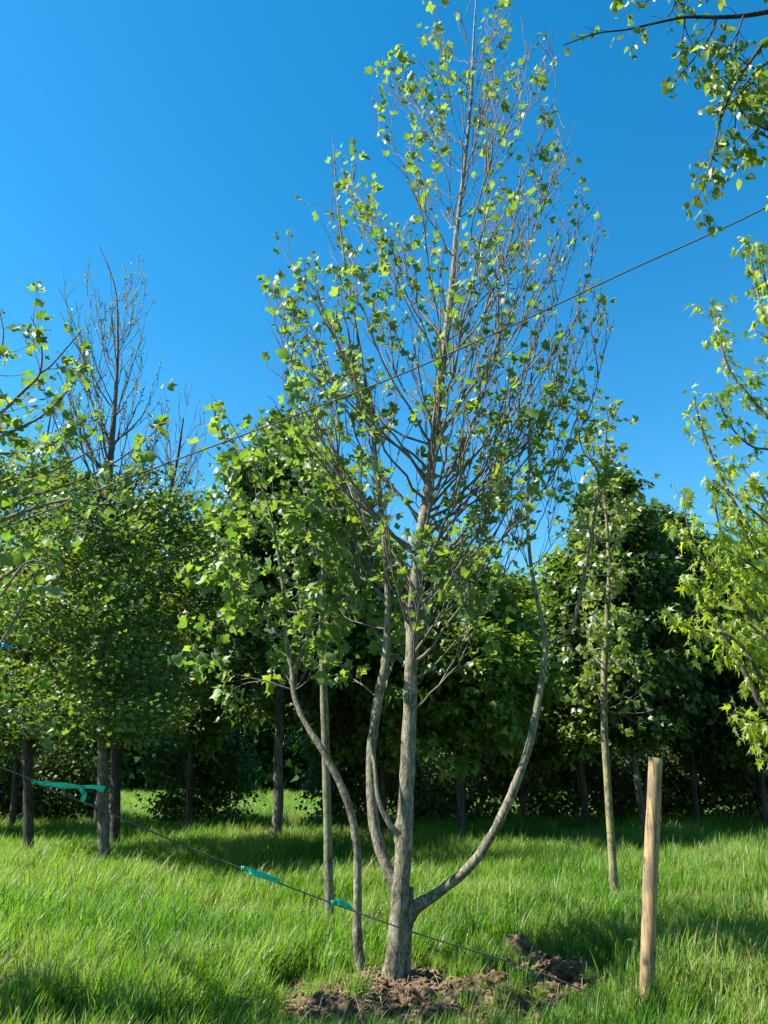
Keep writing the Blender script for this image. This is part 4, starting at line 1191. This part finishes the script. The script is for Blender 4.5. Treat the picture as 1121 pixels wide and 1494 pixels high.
def strip(pts, w, m, name, parent, og):
    """pts: (px, py, D) centre line; w: width in photo pixels per point"""
    c = catmull(np.array([P(*p) for p in pts]), 5)
    ww = np.interp(np.linspace(0, 1, len(c)), np.linspace(0, 1, len(w)), [RW(a, p[0], p[1], p[2]) for a, p in zip(w, pts)])
    T = unit_rows(np.gradient(c, axis=0))
    tw = np.linspace(0, 1, len(c))
    U = np.cross(T, np.array((0, 1., 0))); U = unit_rows(U)
    Nn = np.cross(U, T)
    ang = .35 * np.sin(tw * 9 + len(pts)) + .2
    S_ = U * np.cos(ang)[:, None] + Nn * np.sin(ang)[:, None]
    mid = c + Nn * (.008 * np.sin(tw * 14))[:, None]
    th = .0008
    rows = []
    for s_, f in ((-1, 0), (-.35, .006), (.35, -.004), (1, .002)):
        rows.append(mid + S_ * (ww * s_ / 2)[:, None] + Nn * f)
    n = len(c)
    V = np.vstack([np.stack(rows, 1).reshape(-1, 3) + np.tile(np.repeat(Nn, 4, axis=0), (1, 1)) * th, np.stack(rows, 1).reshape(-1, 3)])
    Q = []
    for i in range(n - 1):
        for k in range(3):
            a = i * 4 + k
            Q.append((a, a + 1, a + 5, a + 4)); b = a + n * 4
            Q.append((b, b + 4, b + 5, b + 1))
    return obj(name, raw_mesh(name, V - og, np.array(Q), m, True), parent)
def unit_rows(a):
    return a / (np.linalg.norm(a, axis=1)[:, None] + 1e-9)
def ribbon(label, knot, tails, m, group=None):
    kp = P(*knot)
    e = empty('ribbon', kp); tag(e, label, 'ribbon', group)
    tb = TB()
    a = np.linspace(0, 4 * math.pi, 26)
    tb.tube(np.stack([kp[0] + np.linspace(-.012, .012, 26), kp[1] + .012 * np.cos(a), kp[2] + .012 * np.sin(a)], axis=-1), np.full(26, .006), 6)
    obj('knot', tb.mesh('knot', m, kp), e)
    for pts, w in tails:
        strip(pts, w, m, 'tail', e, kp)
ribbon('long green ribbon with a forked tail tied where the low rope leaves the left tree', (50, 1141, 5.55),
       [([(50, 1141, 5.55), (72, 1144, 5.54), (96, 1146, 5.54), (118, 1148, 5.55), (138, 1148, 5.54), (152, 1152, 5.55)], [4, 7, 8, 4, 6, 10]),
        ([(112, 1147, 5.54), (120, 1153, 5.53), (123, 1162, 5.54), (119, 1170, 5.55)], [3, 6, 7, 8])], M['green'])
ribbon('green ribbon lying flat along the middle of the low rope over sunny grass', (355, 1267, 5.89),
       [([(355, 1266, 5.89), (367, 1272, 5.88), (382, 1277, 5.88), (398, 1282, 5.90), (410, 1285, 5.93)], [5, 8, 9, 8, 4])], M['green'])
ribbon('short green ribbon on the low rope touching the bent side stem', (486, 1317, 6.04),
       [([(486, 1317, 6.04), (495, 1316, 6.03), (505, 1320, 6.04), (516, 1328, 6.07)], [4, 9, 9, 3])], M['green'])
ribbon('blue ribbon tied to a twig of the large-leaved tree', (-2, 941, 5.25),
       [([(-2, 941, 5.25), (5, 941, 5.24), (12, 944, 5.25), (19, 946, 5.26)], [5, 7, 5, 2])], M['blue'])

# ================================================================== wooden stake
m, nt, out = mat('stake_wood')
g = N(nt, 'ShaderNodeNewGeometry')
mp = N(nt, 'ShaderNodeMapping'); mp.inputs['Scale'].default_value = (1, 1, .07); nt.links.new(g.outputs['Position'], mp.inputs['Vector'])
n1 = N(nt, 'ShaderNodeTexNoise', Scale=70.0, Detail=5.0, Roughness=.6, Distortion=.6); nt.links.new(mp.outputs[0], n1.inputs['Vector'])
c = ramp(nt, n1.outputs[0], [(.3, (.13, .075, .03)), (.5, (.25, .165, .075)), (.72, (.35, .25, .135))])
n2 = N(nt, 'ShaderNodeTexNoise', Scale=5.5, Detail=5.0, Roughness=.6)
mp2 = N(nt, 'ShaderNodeMapping'); mp2.inputs['Scale'].default_value = (1.6, 1.6, .8); nt.links.new(g.outputs['Position'], mp2.inputs['Vector']); nt.links.new(mp2.outputs[0], n2.inputs['Vector'])
c = mixc(nt, ramp(nt, n2.outputs[0], [(.50, (0, 0, 0)), (.62, (.8,) * 3)]), c, (.11, .08, .05))  # soft dark blotches: dappled tree shade painted into the wood colour
vo = N(nt, 'ShaderNodeTexVoronoi', Scale=5.5); nt.links.new(g.outputs['Position'], vo.inputs['Vector'])
c = mixc(nt, ramp(nt, vo.outputs['Distance'], [(.10, (.9,) * 3), (.2, (0, 0, 0))]), c, (.06, .035, .02))
mp3 = N(nt, 'ShaderNodeMapping'); mp3.inputs['Scale'].default_value = (1, 1, .035); nt.links.new(g.outputs['Position'], mp3.inputs['Vector'])
n5 = N(nt, 'ShaderNodeTexNoise', Scale=48.0, Detail=3.0); nt.links.new(mp3.outputs[0], n5.inputs['Vector'])
c = mixc(nt, ramp(nt, n5.outputs[0], [(.60, (0, 0, 0)), (.64, (.8,) * 3)]), c, (.04, .025, .014))
p = N(nt, 'ShaderNodeBsdfPrincipled'); p.inputs['Roughness'].default_value = .75
b = N(nt, 'ShaderNodeBump'); b.inputs['Strength'].default_value = .35; b.inputs['Distance'].default_value = .01
nt.links.new(n1.outputs[0], b.inputs['Height']); nt.links.new(b.outputs[0], p.inputs['Normal'])
nt.links.new(c, p.inputs['Base Color']); nt.links.new(p.outputs[0], out.inputs['Surface'])
M['stake'] = m
DS = 5.95
pl, rr = limb([(941, 1505, 11), (944, 1440, 11), (947, 1350, 10.8), (951, 1240, 10.4), (954, 1170, 10.2), (957, 1106, 9.6)], DS, 6)
pl = np.vstack([pl[:1] + (pl[:1] - pl[3:4]) * 1.2, pl]); rr = np.concatenate([rr[:1], rr])
tb = TB(); tb.tube(pl, rr, 24, cap=True, lump=.06, seed=12)
o = obj('wooden_stake', tb.mesh('wooden_stake', M['stake'], pl[1]))
o.location = pl[1]
tag(o, 'round pale wooden stake driven into the long grass', 'stake')

# ================================================================== weeds and dry straw in the grass
n = 0
L = []
for k in range(150):
    wx, wy = rng.uniform(-4.5, 5.5), rng.uniform(5.7, 15)
    if k < 26: wx, wy = rng.normal(1.9, .5), rng.normal(9.6, .35)
    if soilmask(np.array([wx]), np.array([wy]))[0] > -.4: continue
    zz = top_z(wx, wy)
    for q in range(rng.integers(5, 11)):
        a = rng.uniform(0, 6.283); h = rng.uniform(.05, .26)
        d = np.array((math.cos(a), math.sin(a), 0))
        L.append((np.array((wx, wy, zz + h)) + d * .03, d + np.array((.1, 0, .35 - h)), np.array((0, 0, 1.)) - d * .3 + rng.normal(size=3) * .2, rng.uniform(.035, .085)))
pos, ax, no, sz = (np.array([l[i] for l in L]) for i in range(4))
o = obj('broadleaf_weeds', leaf_batch('broadleaf_weeds', ROUND, pos, ax, no, sz, M['hornbeam']))
tag(o, 'low broad-leaved weeds scattered through the meadow grass', 'weeds', kind='stuff')
m, nt, out = mat('dry_straw')
oi_ = N(nt, 'ShaderNodeNewGeometry')
c = ramp(nt, oi_.outputs['Random Per Island'], [(0, (.16, .115, .05)), (1, (.34, .27, .13))])
p = N(nt, 'ShaderNodeBsdfPrincipled'); p.inputs['Roughness'].default_value = .7
nt.links.new(c, p.inputs['Base Color']); nt.links.new(p.outputs[0], out.inputs['Surface'])
tb = TB()
for k in range(520):
    sx_, sy_ = rng.normal(.25, .75), rng.normal(6.35, .4)
    if soilmask(np.array([sx_]), np.array([sy_]))[0] < -.35 or math.hypot(sx_ - b0[0], sy_ - b0[1]) < .17:
        continue
    zz = top_z(sx_, sy_) + .012
    a = rng.uniform(0, 6.283); l = rng.uniform(.05, .2)
    e = np.array((sx_ + l * math.cos(a), sy_ + l * math.sin(a)))
    ze = max(zz, top_z(e[0], e[1]) + .012) + rng.uniform(0, .04)
    pts = np.array([(sx_, sy_, zz), ((sx_ + e[0]) / 2, (sy_ + e[1]) / 2, max(zz, ze) + .012), (e[0], e[1], ze)])
    tb.tube(pts, np.array([.0022, .002, .001]), 3)
o = obj('dry_straw', tb.mesh('dry_straw', m))
tag(o, 'dry straw-coloured grass stalks strewn over the dug soil', 'straw', kind='stuff')
